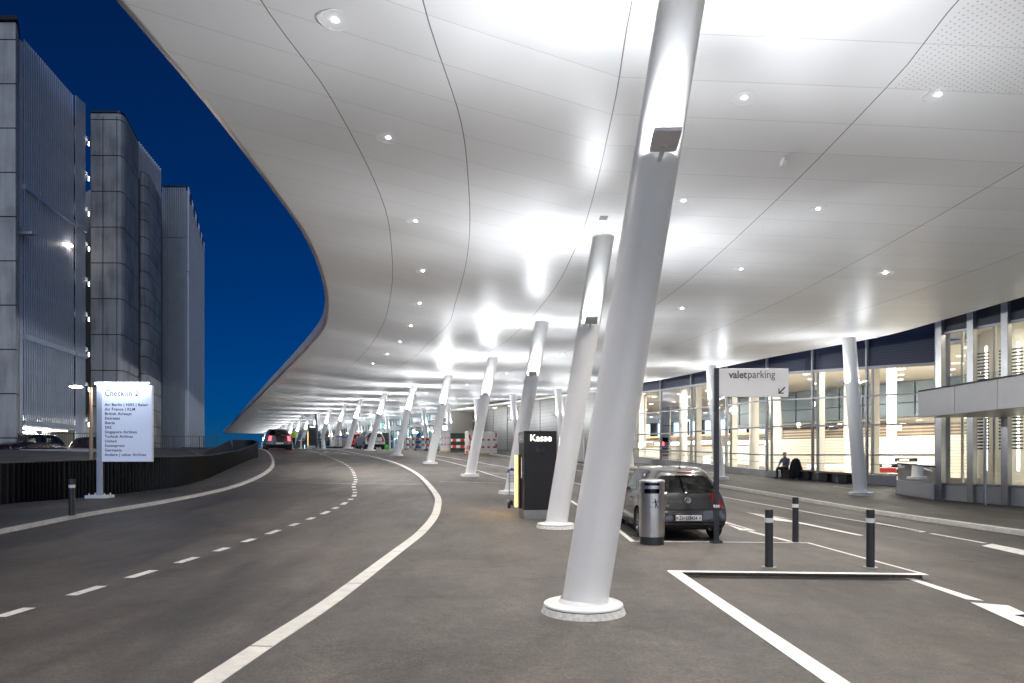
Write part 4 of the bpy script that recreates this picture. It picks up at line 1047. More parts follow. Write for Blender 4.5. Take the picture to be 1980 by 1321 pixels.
    split("body", paint, (PAINT,)); split("underbody", M_['black'], (DARK, SEAM)); split("skirt", spec_[LOWER][1], (LOWER,))
    split("rear_window", M_['glassd'], (GL_R,)); split("windscreen", M_['glassd'], (GL_F,))
    for nm, idx, mm in (("side_window", GL_S, M_['glassd']), ("tail_light", TL, spec_[TL][1])):
        for sgn in (-1, 1):
            q = split(nm, mm, (idx,)); b = bmesh.new(); b.from_mesh(q.data)
            bmesh.ops.delete(b, geom=[f for f in b.faces if f.calc_center_median().x * sgn < 0], context='FACES'); b.to_mesh(q.data); b.free()
    # wheels
    wp = None
    for yw in (.74 * s, .74 * s + wb):
        for sx in (-1, 1):
            if wp is None:
                t = MB(); t.lathe([(.19, -.09), (wr - .03, -.095), (wr - .005, -.075), (wr, -.05), (wr, .05), (wr - .005, .075), (wr - .03, .095), (.19, .09)], 36); ty = t.build("wheel", M_['tyre'], root)
                rm = MB(); rm.lathe([(.20, .085), (.185, .07), (.175, .02), (.001, .02)], 30); 
                for q in range(7):
                    a = q * 2 * math.pi / 7; rm.beam((.03 * math.cos(a), .03 * math.sin(a), .065), (.19 * math.cos(a), .19 * math.sin(a), .075), .035, .02)
                rm.lathe([(.05, .05), (.05, .08), (.001, .085)], 16)
                ri = rm.build("rim", M_['alloy'], ty); wp = ty; q = ty
            else: q = copy_tree(wp, root)
            q.location = (sx * (Wd - .115), yw, wr); q.rotation_euler = (0, R_(90) if sx > 0 else R_(-90), 0)
    if not detail: return root
    mb = MB()
    for sx in (-.36, .36):
        mb.box((sx * x, 1.95 * s, .80), (.46, .14, .62), rx=.18); mb.box((sx * x, 1.86 * s, 1.19), (.26, .10, .17), rx=.1)
        mb.box((sx * x, 1.05 * s, .74), (.52, .16, .5), rx=.2); mb.box((sx * x, .95 * s, 1.02), (.22, .08, .12))
    mb.box((0, 2.75 * s, .82), (1.3, .35, .2)); mb.box((0, .55 * s, .88), (1.1, .5, .02)); mb.build("seats", M_['seat'], root, bevel=.04)
    for sx in (-1, 1):
        mb = MB(); mb.box((sx * (Wd + .06), 2.42 * s, .98 * h), (.20, .10, .13)); mb.beam((sx * (Wd - .06), 2.42 * s, .93 * h), (sx * (Wd + .02), 2.42 * s, .96 * h), .06, .04); mb.build("wing_mirror", paint, root, bevel=.03)
    mb = MB(); mb.cyl((0, .62 * s, Ht - .03), (0, .52 * s, Ht + .17), .006, .003, 6); mb.ball((0, .63 * s, Ht - .03), .028, 6, (1, 1.5, .6)); mb.build("aerial", M_['black'], root)
    mb = MB(); mb.box((0, .285 * s, 1.335 * h), (.30, .02, .022), rx=-.5); mb.build("brake_light", M_['redlens'], root, bevel=.006)
    mb = MB(); mb.beam((.02, .085, .955), (.38, .115, .985), .018, .018); mb.ball((.0, .09, .95), .03, 6); mb.build("rear_wiper", M_['black'], root)
    mb = MB(); mb.box((0, -.012, .46 * h), (.56, .03, .155)); mb.build("plate_recess", M_['black'], root, bevel=.006)
    mb = MB(); mb.box((0, -.030, .46 * h), (.50, .012, .108)); pl_ = mb.build("licence_plate", M_['plate'], root, bevel=.003)
    if badge:
        text("ZH·538434", 1, M_['ink'], pl_, (-.185, -.038, .46 * h - .036), (R_(90), 0, 0), width=.345, height=.072, bold=.012)
        mb = MB(); mb.box((-.222, -.0375, .46 * h), (.036, .003, .045)); mb.build("shield", M_['red'], pl_)
        mb = MB(); mb.box((-.222, -.0395, .46 * h), (.020, .003, .007)); mb.box((-.222, -.0398, .46 * h), (.007, .003, .024)); mb.build("cross", M_['plate'], pl_)
        mb = MB(); mb.box((.216, -.0375, .46 * h), (.036, .003, .045), ry=0); mb.build("canton_shield", M_['bluepl'], pl_)
        mb = MB(); mb.beam((.202, -.0395, .46 * h + .019), (.23, -.0395, .46 * h - .019), .003, .014); mb.build("stripe", M_['plate'], pl_)
        zc = .80 * h; yb = .045; mb = MB()
        N_ = 28; R0 = .056
        for q in range(N_):
            a, b2 = q * 2 * math.pi / N_, (q + 1) * 2 * math.pi / N_
            mb.cyl((R0 * math.cos(a), yb, zc + R0 * math.sin(a)), (R0 * math.cos(b2), yb, zc + R0 * math.sin(b2)), .006, n=6, caps=False)
        def st_(pts):
            for (a, b_), (c, d) in zip(pts, pts[1:]): mb.cyl((a * R0, yb, zc + b_ * R0), (c * R0, yb, zc + d * R0), .0048, n=6)
        st_([(-.36, .90), (0, .12), (.36, .90)]); st_([(-.82, .45), (-.40, -.82), (0, -.02), (.40, -.82), (.82, .45)])
        mb.build("emblem", M_['chrome'], root)
        text("POLO", 1, M_['chrome'], root, (-.56, .066, .672 * h), (R_(90), 0, R_(-6)), width=.20, height=.038, name="model_lettering", ext=.004, bold=.01, spacing=1.2)
        mb = MB(); mb.beam((-.62, .018, .338 * h), (.62, .018, .338 * h), .02, .022); mb.build("bumper_trim", M_['greypaint'], root, bevel=.004)
        mb = MB(); mb.cyl((.42, .12, .235), (.42, .02, .225), .028, n=14); mb.build("exhaust", M_['chrome'], root)
        for sx in (-1, 1):
            for yy in (1.30, 2.05):
                mb = MB(); mb.box((sx * (Wd - .002), yy * s, .80 * h), (.03, .15, .025)); mb.build("door_handle", paint, root, bevel=.006)
    return root
car("parked_hatchback", GY(1331, 13.0, .0), R_(1.5), "dark grey hatchback parked in the bay behind the litter bin, rear towards us", M_['greypaint'], Ht=1.43, badge=True, cat="hatchback")
car("parked_estate", GY(727, 58.5, .03), R_(26), "silver car parked far back next to the red one", M_['silverpaint'], L=4.4, Wd=.92, Ht=1.62, wb=2.7, wr=.34, cat="estate car")
car("parked_coupe", GY(697, 63, .03), R_(26), "red car parked in front of the silver one, far back", M_['redpaint'], L=4.3, Wd=.90, Ht=1.45, wb=2.6, wr=.33, cat="car")
car("moving_car", GY(541, 50.5, .0), R_(24), "dark car driving away on the left road with lit tail lights", M_['blackpaint'], L=4.5, Wd=.95, Ht=1.65, wb=2.7, wr=.34, lit=True, cat="car")
gc = None
for i, (px, y, r_) in enumerate(((70, 46, 70), (112, 49.5, 95), (150, 54, 80))):
    lab = ["dark car behind the garage railing, leftmost on the open floor", "dark car behind the garage railing, middle of three", "dark car behind the garage railing, half hidden at the right"][i]
    if gc is None: gc = car("garage_car", Vector((X(px, y) + 1.5, y, 1.72)), R_(r_ + 100), lab, M_['blackpaint'], L=4.4, Ht=1.5, detail=False, group="cars in the car park")
    else: c = copy_tree(gc); c.location = (X(px, y) + 1.0, y, 1.72); c.rotation_euler.z = R_(r_ + 180); c['label'] = lab

# ================================================================== PEOPLE
def person(label, p, rz, J, R, seg, mats, rules, hairf=None, sc_=1.0):
    """J joints, R radii, seg edges; the body is one skinned surface; rules pick the cloth by place"""
    me = bpy.data.meshes.new("person"); names = list(J); me.from_pydata([J[n] for n in names], [(names.index(a), names.index(b)) for a, b in seg], [])
    o = bpy.data.objects.new("tmp", me); col.objects.link(o); sk = o.modifiers.new("k", 'SKIN'); sk.use_smooth_shade = True
    for i, n in enumerate(names):
        r = R[n]; me.skin_vertices[0].data[i].radius = r if isinstance(r, tuple) else (r, r)
        me.skin_vertices[0].data[i].use_root = (i == 0)
    ss = o.modifiers.new("s", 'SUBSURF'); ss.levels = 2; ss.render_levels = 2
    dg = bpy.context.evaluated_depsgraph_get(); ev = bpy.data.meshes.new_from_object(o.evaluated_get(dg)); bpy.data.objects.remove(o)
    ev.materials.clear()
    for m in mats: ev.materials.append(m)
    for f in ev.polygons: f.material_index = rules(f.center); f.use_smooth = True
    q = bpy.data.objects.new("person", ev); col.objects.link(q); q.location = p; q.rotation_euler.z = rz; q.scale = (sc_,) * 3
    return tag(q, label, "person")
def std_rules(hz):
    return lambda c: 0
def fingers(J, R, seg, hand, d, up, w_):
    d = Vector(d).normalized(); wv = Vector(w_).normalized(); h = Vector(J[hand])
    for k, (off, ln) in enumerate(((-.033, .065), (-.011, .078), (.011, .074), (.033, .058))):
        a, b, c = hand + f"f{k}a", hand + f"f{k}b", hand + f"f{k}c"
        J[a] = tuple(h + wv * off + d * .045); J[b] = tuple(h + wv * off * 1.1 + d * (.045 + ln * .5) + Vector(up) * .004); J[c] = tuple(h + wv * off * 1.1 + d * (.045 + ln * .85) - Vector(up) * .018)
        R[a] = .010; R[b] = .009; R[c] = .007; seg += [(hand, a), (a, b), (b, c)]
    a, b = hand + "ta", hand + "tb"; J[a] = tuple(h - wv * .045 + d * .0); J[b] = tuple(h - wv * .06 + d * .045); R[a] = .011; R[b] = .009; seg += [(hand, a), (a, b)]
# seated: faces -y (towards the road), origin on the ground
J = dict(pel=(0, 0, .50), belly=(0, -.02, .66), chest=(0, -.05, .86), neck=(0, -.08, 1.04), head0=(0, -.11, 1.13), head1=(0, -.13, 1.22), crown=(0, -.115, 1.29),
 hl=(-.10, -.02, .50), kl=(-.14, -.46, .52), al=(-.14, -.44, .10), fl=(-.15, -.60, .04), hr=(.10, -.02, .50), kr=(.13, -.46, .52), ar=(.13, -.40, .10), fr=(.14, -.56, .04),
 sl=(-.20, -.05, .96), el=(-.28, -.14, .70), wl=(-.15, -.34, .60), ml=(-.11, -.41, .60), sr=(.20, -.05, .96), er=(.28, -.14, .70), wr=(.15, -.34, .60), mr=(.11, -.41, .60))
R = dict(pel=(.17, .13), belly=(.16, .13), chest=(.17, .12), neck=.055, head0=(.065, .07), head1=(.078, .092), crown=(.055, .065), hl=.10, kl=.065, al=.042, fl=.036, hr=.10, kr=.065, ar=.042, fr=.036,
 sl=.07, el=.045, wl=.030, ml=(.036, .018), sr=.07, er=.045, wr=.030, mr=(.036, .018))
seg = [("pel", "belly"), ("belly", "chest"), ("chest", "neck"), ("neck", "head0"), ("head0", "head1"), ("head1", "crown"), ("pel", "hl"), ("hl", "kl"), ("kl", "al"), ("al", "fl"), ("pel", "hr"), ("hr", "kr"), ("kr", "ar"), ("ar", "fr"),
 ("chest", "sl"), ("sl", "el"), ("el", "wl"), ("wl", "ml"), ("chest", "sr"), ("sr", "er"), ("er", "wr"), ("wr", "mr")]
fingers(J, R, seg, "ml", (.5, -.8, -.2), (0, 0, 1), (1, .5, 0)); fingers(J, R, seg, "mr", (-.5, -.8, -.2), (0, 0, 1), (-1, .5, 0))
def rule_sit(c):
    if c.z > 1.06: return 0
    if c.z > .58 and c.y > -.30: return 1
    if .56 < c.z and c.y < -.28 and abs(c.x) < .2 and c.z > .575: return 0
    return 3 if c.z < .09 else 2
def head_parts(o, hc, m):
    mb = MB(); mb.ball((hc[0], hc[1] + .018, hc[2] + .03), .100, 8, (.86, .98, .86)); h = mb.build("hair", m, o)
    return h
sp_ = G(1519, 927, .1); 
man = person("seated man in grey-blue shirt and dark trousers on the bench's left end", sp_, R_(-38), J, R, seg, [M_['skin'], M_['shirt'], M_['trousers'], M_['black']], rule_sit)
mb = MB()
for sx in (-1, 1): mb.ball((sx * .077, -.12, 1.20), .020, 5, (.4, 1, 1.3))
mb.ball((0, -.222, 1.195), .014, 5, (.8, 1, 1.4)); mb.build("ears_and_nose", M_['skin'], man)
mb = MB()
for sx in (-.03, .03): mb.ball((sx, -.205, 1.222), .008, 5)
mb.box((0, -.212, 1.155), (.045, .01, .006)); mb.build("eyes_and_mouth", M_['ink'], man)
mb = MB(); mb.ball((0, -.09, 1.225), .088, 8, (.9, .9, .75)); mb.build("hair", M_['hair'], man)
# standing helper
def standing(label, p, rz, mats, sc_=1.0, bend=0.0):
    J = dict(pel=(0, 0, .95), belly=(0, 0, 1.10), chest=(0, 0, 1.30), neck=(0, 0, 1.48), head0=(0, -.02, 1.56), head1=(0, -.02, 1.66), crown=(0, -.01, 1.73), hl=(-.09, 0, .90), kl=(-.10, -.02, .50), al=(-.11, .04, .09), fl=(-.12, -.12, .03), hr=(.09, 0, .90), kr=(.10, -.04, .50), ar=(.11, -.02, .09), fr=(.12, -.18, .03),
     sl=(-.19, 0, 1.40), el=(-.25, .02, 1.12), wl=(-.24, -.08, .88), ml=(-.24, -.11, .80), sr=(.19, 0, 1.40), er=(.26, .0, 1.12), wr=(.22, -.16, .95), mr=(.21, -.23, .93))
    R = dict(pel=(.16, .11), belly=(.15, .10), chest=(.17, .11), neck=.052, head0=(.062, .07), head1=(.075, .09), crown=(.055, .065), hl=.09, kl=.06, al=.042, fl=.036, hr=.09, kr=.06, ar=.042, fr=.036, sl=.065, el=.045, wl=.030, ml=(.036, .018), sr=.065, er=.045, wr=.03, mr=(.036, .018))
    seg = [("pel", "belly"), ("belly", "chest"), ("chest", "neck"), ("neck", "head0"), ("head0", "head1"), ("head1", "crown"), ("pel", "hl"), ("hl", "kl"), ("kl", "al"), ("al", "fl"), ("pel", "hr"), ("hr", "kr"), ("kr", "ar"), ("ar", "fr"), ("chest", "sl"), ("sl", "el"), ("el", "wl"), ("wl", "ml"), ("chest", "sr"), ("sr", "er"), ("er", "wr"), ("wr", "mr")]
    fingers(J, R, seg, "ml", (0, -.3, -1), (0, 0, 1), (0, 1, 0)); fingers(J, R, seg, "mr", (0, -1, -.3), (0, 0, 1), (1, 0, 0))
    def rule(c):
        if c.z > 1.50: return 0
        if c.z > .93 and (abs(c.x) < .22 or c.z > 1.0): return 1
        if c.z > .70 and abs(c.x) > .19: return 0
        return 2 if c.z > .08 else 3
    o = person(label, p, rz, J, R, seg, mats, rule, sc_=sc_)
    mb = MB(); mb.ball((0, .005, 1.675), .096, 8, (.84, 1, .86)); mb.build("hair", M_['black'], o)
    return o
standing("person in a yellow hi-vis vest walking beyond the island tip", GY(568, 60, .03), R_(150), [M_['skin'], M_['hivis'], M_['trousers'], M_['black']])
standing("small person in brown coat bending by the far luggage carts", GY(634, 62, .066), R_(60), [M_['skin'], M_['brown'], M_['trousers'], M_['black']], .72)
# coat over a case beside the seated man
p = G(1538, 928, .1)
t = thing("draped_coat", "dark coat draped over a suitcase on the bench next to the seated man", "coat", p, R_(-38))
mb = MB(); random.seed(4)
prof = [(.001, .98), (.09, .97), (.16, .90), (.21, .75), (.24, .58), (.28, .40), (.30, .22), (.27, .12)]
N_ = 28; vs = []
for r, z in prof:
    for k_ in range(N_):
        a = 2 * math.pi * k_ / N_; rr = r * (1 + .10 * math.sin(5 * a + z * 4) + .06 * math.sin(9 * a)); vs.append((rr * math.cos(a) * 1.05, rr * math.sin(a) * .8, z + .02 * math.sin(7 * a)))
fs = [(i * N_ + k_, i * N_ + (k_ + 1) % N_, (i + 1) * N_ + (k_ + 1) % N_, (i + 1) * N_ + k_) for i in range(len(prof) - 1) for k_ in range(N_)]
mb.mesh(vs, fs); mb.build("coat_cloth", M_['coat'], t)
mb = MB(); mb.box((0, 0, .42), (.34, .24, .56)); 
for sx in (-.12, .12): mb.cyl((sx - .02, 0, .05), (sx + .02, 0, .05), .05, n=14)
mb.box((0, 0, .10), (.30, .2, .1)); mb.build("suitcase", M_['trousers'], t, bevel=.03)

# ================================================================== TERMINAL HALL (right)
FP = [(17.35, 27.9), (15.6, 30), (14.1, 32), (12.7, 34), (11.5, 36.6), (10.3, 39.2), (9.05, 41.5), (7.77, 43.4)]
O_ = Vector((17.35, 27.9)); U_ = Vector((-.525, .851)).normalized(); N2 = Vector((.851, .525)).normalized()
def I(a, d, z): q = O_ + U_ * a + N2 * d; return Vector((q.x, q.y, z))
def PA(px, d):
    r = (px - CX) / F; q = O_ + N2 * d
    # q + U a = t (r, 1)  ->  q.x + U.x a = r (q.y + U.y a)
    return (r * q.y - q.x) / (U_.x - r * U_.y)
RZ = math.atan2(U_.y, U_.x)
hall = thing("terminal_hall", "brightly lit glazed check-in hall behind the right-hand pavement", "terminal building")
L8 = [0, .14, .27, .40, .55, .70, .85, 1.0]
zt = [interp(t, [0, .4, 1], v) for t in L8 for v in ([5.5, 5.82, 5.78],)]
z3 = [interp(t, [0, .4, 1], [4.31, 4.52, 4.45]) for t in L8]
z2 = [interp(t, [0, .4, 1], [3.04, 3.21, 3.14]) for t in L8]
z1 = [interp(t, [0, .4, 1], [1.77, 1.81, 2.26]) for t in L8]
z0 = [interp(t, [0, .4, 1], [.92, 1.02, 1.75]) for t in L8]
mu = MB(); tr_ = MB(); gl = MB(); pl = MB(); nv = MB(); fin = MB(); hr = MB()
for i, (x, y) in enumerate(FP):
    zb = g(x, y) + .1
    mu.box((x, y, (zb + 9.5) / 2), (.07, .16, 9.5 - zb), rz=RZ)
    q = Vector((x, y)) + N2 * .42 - U_ * .12; fin.box((q.x, q.y, (z0[i] + zt[i]) / 2), (.16, .42, zt[i] - z0[i]), rz=RZ)
    if i < 7:
        x2, y2 = FP[i + 1]; zb2 = g(x2, y2) + .1
        for zl, hh in ((zt, .12), (z3, .07), (z2, .07), (z1, .07), (z0, .05)): tr_.beam((x, y, zl[i]), (x2, y2, zl[i + 1]), .12, hh)
        MB().quad((x, y, z0[i]), (x2, y2, z0[i + 1]), (x2, y2, zt[i + 1]), (x, y, zt[i])).build('window_pane', M_['glassw'], hall, smooth=0)
        n_ = N2 * -.10
        pl.mesh([(x + n_.x, y + n_.y, zb - .1), (x2 + n_.x, y2 + n_.y, zb2 - .1), (x2 + n_.x, y2 + n_.y, z0[i + 1] - .03), (x + n_.x, y + n_.y, z0[i] - .03), (x, y, z0[i] - .03), (x2, y2, z0[i + 1] - .03)], [(0, 1, 2, 3), (3, 2, 5, 4)])
        q_ = N2 * .05
        nv.mesh([(x + q_.x, y + q_.y, zt[i] + .06), (x2 + q_.x, y2 + q_.y, zt[i + 1] + .06), (x2 + q_.x, y2 + q_.y, 9.5), (x + q_.x, y + q_.y, 9.5)], [(0, 1, 2, 3)])
        for zz_ in (.42,):
            hr.beam((x - N2.x * .12, y - N2.y * .12, z0[i] + zz_), (x2 - N2.x * .12, y2 - N2.y * .12, z0[i + 1] + zz_), .03, .03)
mu.build("mullion", M_['mullion'], hall, smooth=0); tr_.build("transom", M_['mullion'], hall, smooth=0); 
pl.build("metal_plinth", M_['stainlessh'], hall, smooth=0); nv.build("dark_louvre_band", M_['navy'], hall, smooth=0); fin.build("inner_post", M_['creamw'], hall, smooth=0); hr.build("handrail", M_['galv'], hall)
def slab(name, m, a0, a1, d0, d1, z0_, z1_, parent=hall):
    mb = MB(); P4 = [I(a0, d0, 0), I(a1, d0, 0), I(a1, d1, 0), I(a0, d1, 0)]; mb.prism([(p.x, p.y) for p in P4], z0_, z1_); return mb.build(name, m, parent, smooth=0)
slab("hall_floor", M_['floorin'], -22, 45.2, .15, 30, .2, .85); slab("hall_ceiling", M_['cream'], -22, 45.2, .35, 30, 6.25, 6.4)
slab("back_wall", M_['creamw'], -22, 45.2, 28, 28.4, .8, 6.25)
slab("side_wall", M_['creamw'], -22, -21.7, .3, 28, .8, 6.25)
slab("left_wall", M_['creamw'], 45.2, 45.5, .3, 28, .8, 6.25)
mb = MB()
random.seed(3)
for d in (1.6, 3.9, 6.2, 8.5, 10.8, 15, 19, 23):
    for k_ in range(23):
        a = -16 + 2.6 * k_ + (1.3 if int(d * 10) % 2 else 0)
        if d > 11.5 and a < PA(1395, 12): continue
        mb.cyl(I(a, d, 6.235), I(a, d, 6.25), .17, n=16)
mb.build("ceiling_disc_light", M_['glowsoft'], hall)
# mezzanine fascia with panel joints, slatted walls, shelves
aF = PA(1402, 12)
mb = MB(); a = -20.0
while a < aF:
    for (zA, zB) in ((4.15, 4.95), (5.0, 6.22)):
        P4 = [I(a + .02, 12, 0), I(min(a + 1.55, aF) - .02, 12, 0), I(min(a + 1.55, aF) - .02, 12.2, 0), I(a + .02, 12.2, 0)]; mb.prism([(p.x, p.y) for p in P4], zA, zB)
    a += 1.6
mb.build("balcony_fascia", M_['bluepanel'], hall, smooth=0)
slab("balcony_slab", M_['cream'], -22, aF, 12.25, 27, 4.0, 4.14)
mb = MB()
for d in (14, 17, 20):
    for k_ in range(14): 
        a = -18 + 2.6 * k_
        if a < aF - 1: mb.cyl(I(a, d, 3.985), I(a, d, 4.0), .15, n=14)
mb.build("balcony_light", M_['glowsoft'], hall)
slab("slatted_wall", M_['timber'], -18, PA(1478, 6), 6, 6.2, .9, 2.78)
slab("cream_counter", M_['cream'], PA(1478, 6), min(44.5, PA(1240, 9)), 7, 7.2, .9, 2.45)
slab("dark_slats", M_['timberd'], -18, PA(1485, 10), 10, 10.2, 2.4, 3.55)
slab("shelf_wall", M_['timberd'], PA(1485, 14), min(44.5, PA(1245, 17)), 16, 16.2, 1.0, 3.4)
slab("window_band", M_['windowblue'], PA(1480, 24), min(44.5, PA(1236, 24)), 23.8, 23.9, 4.0, 5.5)
slab("orange_band", M_['orangeglow'], PA(1480, 20), min(44.5, PA(1236, 20)), 19.8, 19.9, 3.78, 3.92)
mb = MB()
for px in (1262, 1292, 1322, 1352, 1382, 1415, 1450):
    a = PA(px, 23); P_ = I(a, 23.2, 0); mb.box((P_.x, P_.y, 4.7), (.9, .3, 1.7), rz=RZ)
mb.build("dark_window_pier", M_['navy'], hall, smooth=0)
mb = MB()
for px, z, wv in ((1290, 2.95, 3.0), (1345, 3.0, 3.4), (1432, 2.9, 3.0), (1475, 2.9, 1.6)):
    P_ = I(PA(px, 14), 14, z); mb.box(P_, (wv, .1, .26), rz=RZ)
mb.build("counter_light", M_['screenw'], hall, smooth=0)
# round inner columns (part of the hall)
for px, d, r, lean in ((1321, 3.2, .26, 0), (1458, 3.2, .27, 0), (1509, 7, .30, .5), (1642, 6, .28, 0), (1243, 5, .25, 0), (1724, 4.5, .22, 0)):
    a = PA(px, d); mb = MB(); mb.cyl(I(a, d, .8), I(a + lean, d, 6.25), r, r * (1.2 if lean else 1), 24, hcut=True); mb.build("inner_column", M_['creamw'], hall)
# shop and information signs
def sgn(px, d, y0, y1, wpx, m, name):
    a = PA(px, d); c = I(a, d, 0); k_ = c.y / F; mb = MB(); mb.box((c.x, c.y, CAMZ + (H0 - (y0 + y1) / 2) * k_), (wpx * k_ * 1.4, .08, (y1 - y0) * k_), rz=RZ); return mb.build(name, m, hall, smooth=0)
for a_ in ((1714, 5, 866, 876, 30, 'screenw', "lit_sign"), (1757, 5, 866, 876, 22, 'screenw', "lit_sign"), (1718, 1.5, 897, 904, 26, 'black', "direction_board"), (1752, 1.5, 886, 893, 30, 'black', "direction_board"), (1752, 1.5, 897, 904, 30, 'black', "direction_board"), (1752, 1.5, 908, 915, 30, 'black', "direction_board"),
          (1716, 1.2, 905, 914, 24, 'red', "poster"), (1712, 4, 883, 894, 26, 'screen', "screen"), (1785, 4, 888, 900, 16, 'screen', "screen"), (1785, 3, 903, 913, 16, 'red', "poster"), (1717, 5.8, 850, 857, 12, 'greenglow', "exit_sign"),
          (1367, 1.6, 882, 896, 12, 'screen', "screen"), (1398, 1.6, 883, 897, 8, 'screen', "screen"), (1600, 2.0, 899, 905, 62, 'screen', "floor_screen"), (1500, 9.5, 826, 833, 14, 'screen', "screen"), (1590, 9.5, 825, 831, 14, 'black', "direction_board"), (1612, 9.5, 825, 831, 14, 'black', "direction_board"), (1735, 9, 820, 832, 10, 'screenw', "lit_sign")):
    sgn(a_[0], a_[1], a_[2], a_[3], a_[4], M_[a_[5]], a_[6])
for px in (1718, 1752): 
    for yy in (900.5, 889.5, 911.5)[: 1 if px == 1718 else 3]:
        a = PA(px, 1.4); c = I(a, 1.38, 0); k_ = c.y / F; mb = MB()
        for j in range(5): mb.box((c.x + (-10 + 4.5 * j) * k_, c.y - .02, CAMZ + (H0 - yy) * k_), (2.2 * k_, .08, 2.2 * k_), rz=RZ)
        mb.build("board_symbols", M_['screenw'], hall, smooth=0)
for a, d, e in ((4, 3.5, 380), (14, 4, 420), (24, 6, 420), (34, 9, 450), (-8, 5, 380), (6, 17, 250)):
    light('AREA', I(a, d, 6.1 if d < 12 else 3.9), e * 1.15, (1, .95, .87), to=I(a, d, 0), size=6, size_y=3)
# ---- near glazed block on the right edge
blk = thing("glazed_block", "steel and glass entrance block with a projecting grey band, at the right edge", "building")
P1 = [(14.6, 23.2), (15.03, 22.25), (15.46, 21.3), (15.9, 20.3), (16.3, 19.3), (16.75, 18.3), (17.2, 17.3), (17.7, 16.2)]
D1_ = (Vector(P1[-1]) - Vector(P1[0])).normalized(); N1 = Vector((-D1_.y, D1_.x)); rz1 = math.atan2(D1_.y, D1_.x)
if N1.x < 0: N1 = -N1
po = MB(); lp_ = MB(); gg = MB(); dk = MB(); fr = MB(); ba = MB()
for i, (x, y) in enumerate(P1):
    zb = g(x, y) + .1
    po.box((x - N1.x * .06, y - N1.y * .06, (zb + 6.8) / 2), (.20, .22, 6.8 - zb), rz=rz1)
    if i < len(P1) - 1:
        x2, y2 = P1[i + 1]
        def qd(mb, za, zc, off=0.0): mb.quad((x + N1.x * off, y + N1.y * off, za), (x2 + N1.x * off, y2 + N1.y * off, za), (x2 + N1.x * off, y2 + N1.y * off, zc), (x + N1.x * off, y + N1.y * off, zc))
        qd(lp_, zb - .05, .74); qd(gg, .78, 3.3); qd(gg, 3.35, 5.82); qd(dk, 5.9, 6.8)
        for z_ in (.76, 5.86): fr.beam((x, y, z_), (x2, y2, z_), .08, .08)
po.build("steel_post", M_['stainlessh'], blk, smooth=0); lp_.build("wall_panel", M_['fascia'], blk, smooth=0); gg.build("glazing", M_['glassg'], blk, smooth=0); dk.build("dark_panel", M_['darksteel'], blk, smooth=0); fr.build("frame", M_['mullion'], blk, smooth=0)
mb = MB()
for k_ in range(6):
    y0_ = 21.5 - 1.75 * k_; mb.box((14.1, y0_ - .87, 3.31), (2.6, 1.735, .80))
band = mb.build("projecting_band", M_['fascia'], blk, smooth=0, bevel=.008)
mb = MB(); mb.box((14.1, 16.2, 3.735), (2.64, 10.6, .04)); mb.build("band_coping", M_['darksteel'], blk)
mb = MB()
c0_ = Vector(P1[0]) + N1 * .05; c1_ = Vector(P1[-1]) + N1 * .05
mb.prism([(P1[0][0] + .05, P1[0][1] + .1), (17.5, 27.7), (17.7, 27.6), (P1[0][0] + .3, P1[0][1])], .2, 6.8); mb.build("side_wall", M_['fascia'], blk)
# louvred blinds and lights inside
mb = MB(); sl = MB()
for i in range(len(P1) - 1):
    a = Vector(P1[i]) + N1 * .9; b_ = Vector(P1[i + 1]) + N1 * .9; m0 = a.lerp(b_, .25); m1 = a.lerp(b_, .95)
    z = 1.95
    while z < 5.2:
        if not 3.0 < z < 3.6: sl.beam((m0.x, m0.y, z), (m1.x, m1.y, z), .012, .055)
        z += .11
    q = a.lerp(b_, .12); mb.cyl((q.x, q.y, .8), (q.x, q.y, 6), .05, n=10)
sl.build("blind", M_['anthracite'], blk, smooth=0); mb.build("inner_pole", M_['creamw'], blk)
mb = MB()
for i in range(len(P1) - 1):
    a = Vector(P1[i]) + N1 * 2.4; mb.cyl((a.x, a.y, 1.2), (a.x, a.y, 5.6), .04, n=8)
mb.build("tube_light", M_['glowsoft'], blk)
mb = MB(); a = Vector(P1[0]) + N1 * 3.6; b_ = Vector(P1[-1]) + N1 * 3.6; mb.prism([(a.x, a.y), (b_.x, b_.y), (b_.x + .2, b_.y), (a.x + .2, a.y)], .2, 6.5)
mb.prism([(17.9, 24.9), (18.6, 27.9), (18.8, 27.9), (18.1, 24.9)], .2, 6.5); mb.build("back_wall", M_['creamw'], blk)
mb = MB(); a = Vector(P1[0]); b_ = Vector(P1[-1]); q = N1 * 3.7
mb.prism([(a.x + .3, a.y), (b_.x + .3, b_.y), (b_.x + q.x, b_.y + q.y), (a.x + q.x, a.y + q.y)], .05, .3); mb.prism([(a.x + .3, a.y), (b_.x + .3, b_.y), (b_.x + q.x, b_.y + q.y), (a.x + q.x, a.y + q.y)], 6.5, 6.7)
for z_ in (.05, 6.5): mb.prism([(P1[0][0] + .3, P1[0][1]), (a.x + q.x, a.y + q.y), (18.8, 27.9), (17.6, 27.7)], z_, z_ + .2)
mb.build("floor_and_roof", M_['creamw'], blk)
mb = MB()
for i in range(5): a = Vector(P1[i]) + N1 * 1.7; mb.cyl((a.x, a.y, 6.47), (a.x, a.y, 6.5), .12, n=12)
mb.build("ceiling_light", M_['glowsoft'], blk)
for i, e in ((1, 30), (4, 30)): a = Vector(P1[i]) + N1 * 2.0; light('AREA', (a.x, a.y, 6.3), e, (1, .9, .74), to=(a.x, a.y, 0), size=1.6)
# door pull tube on the pavement side
mb = MB(); mb.cyl((14.9, 21.5, .15), (14.9, 21.5, 2.9), .05, n=14); mb.build("rain_pipe", M_['galv'], blk)
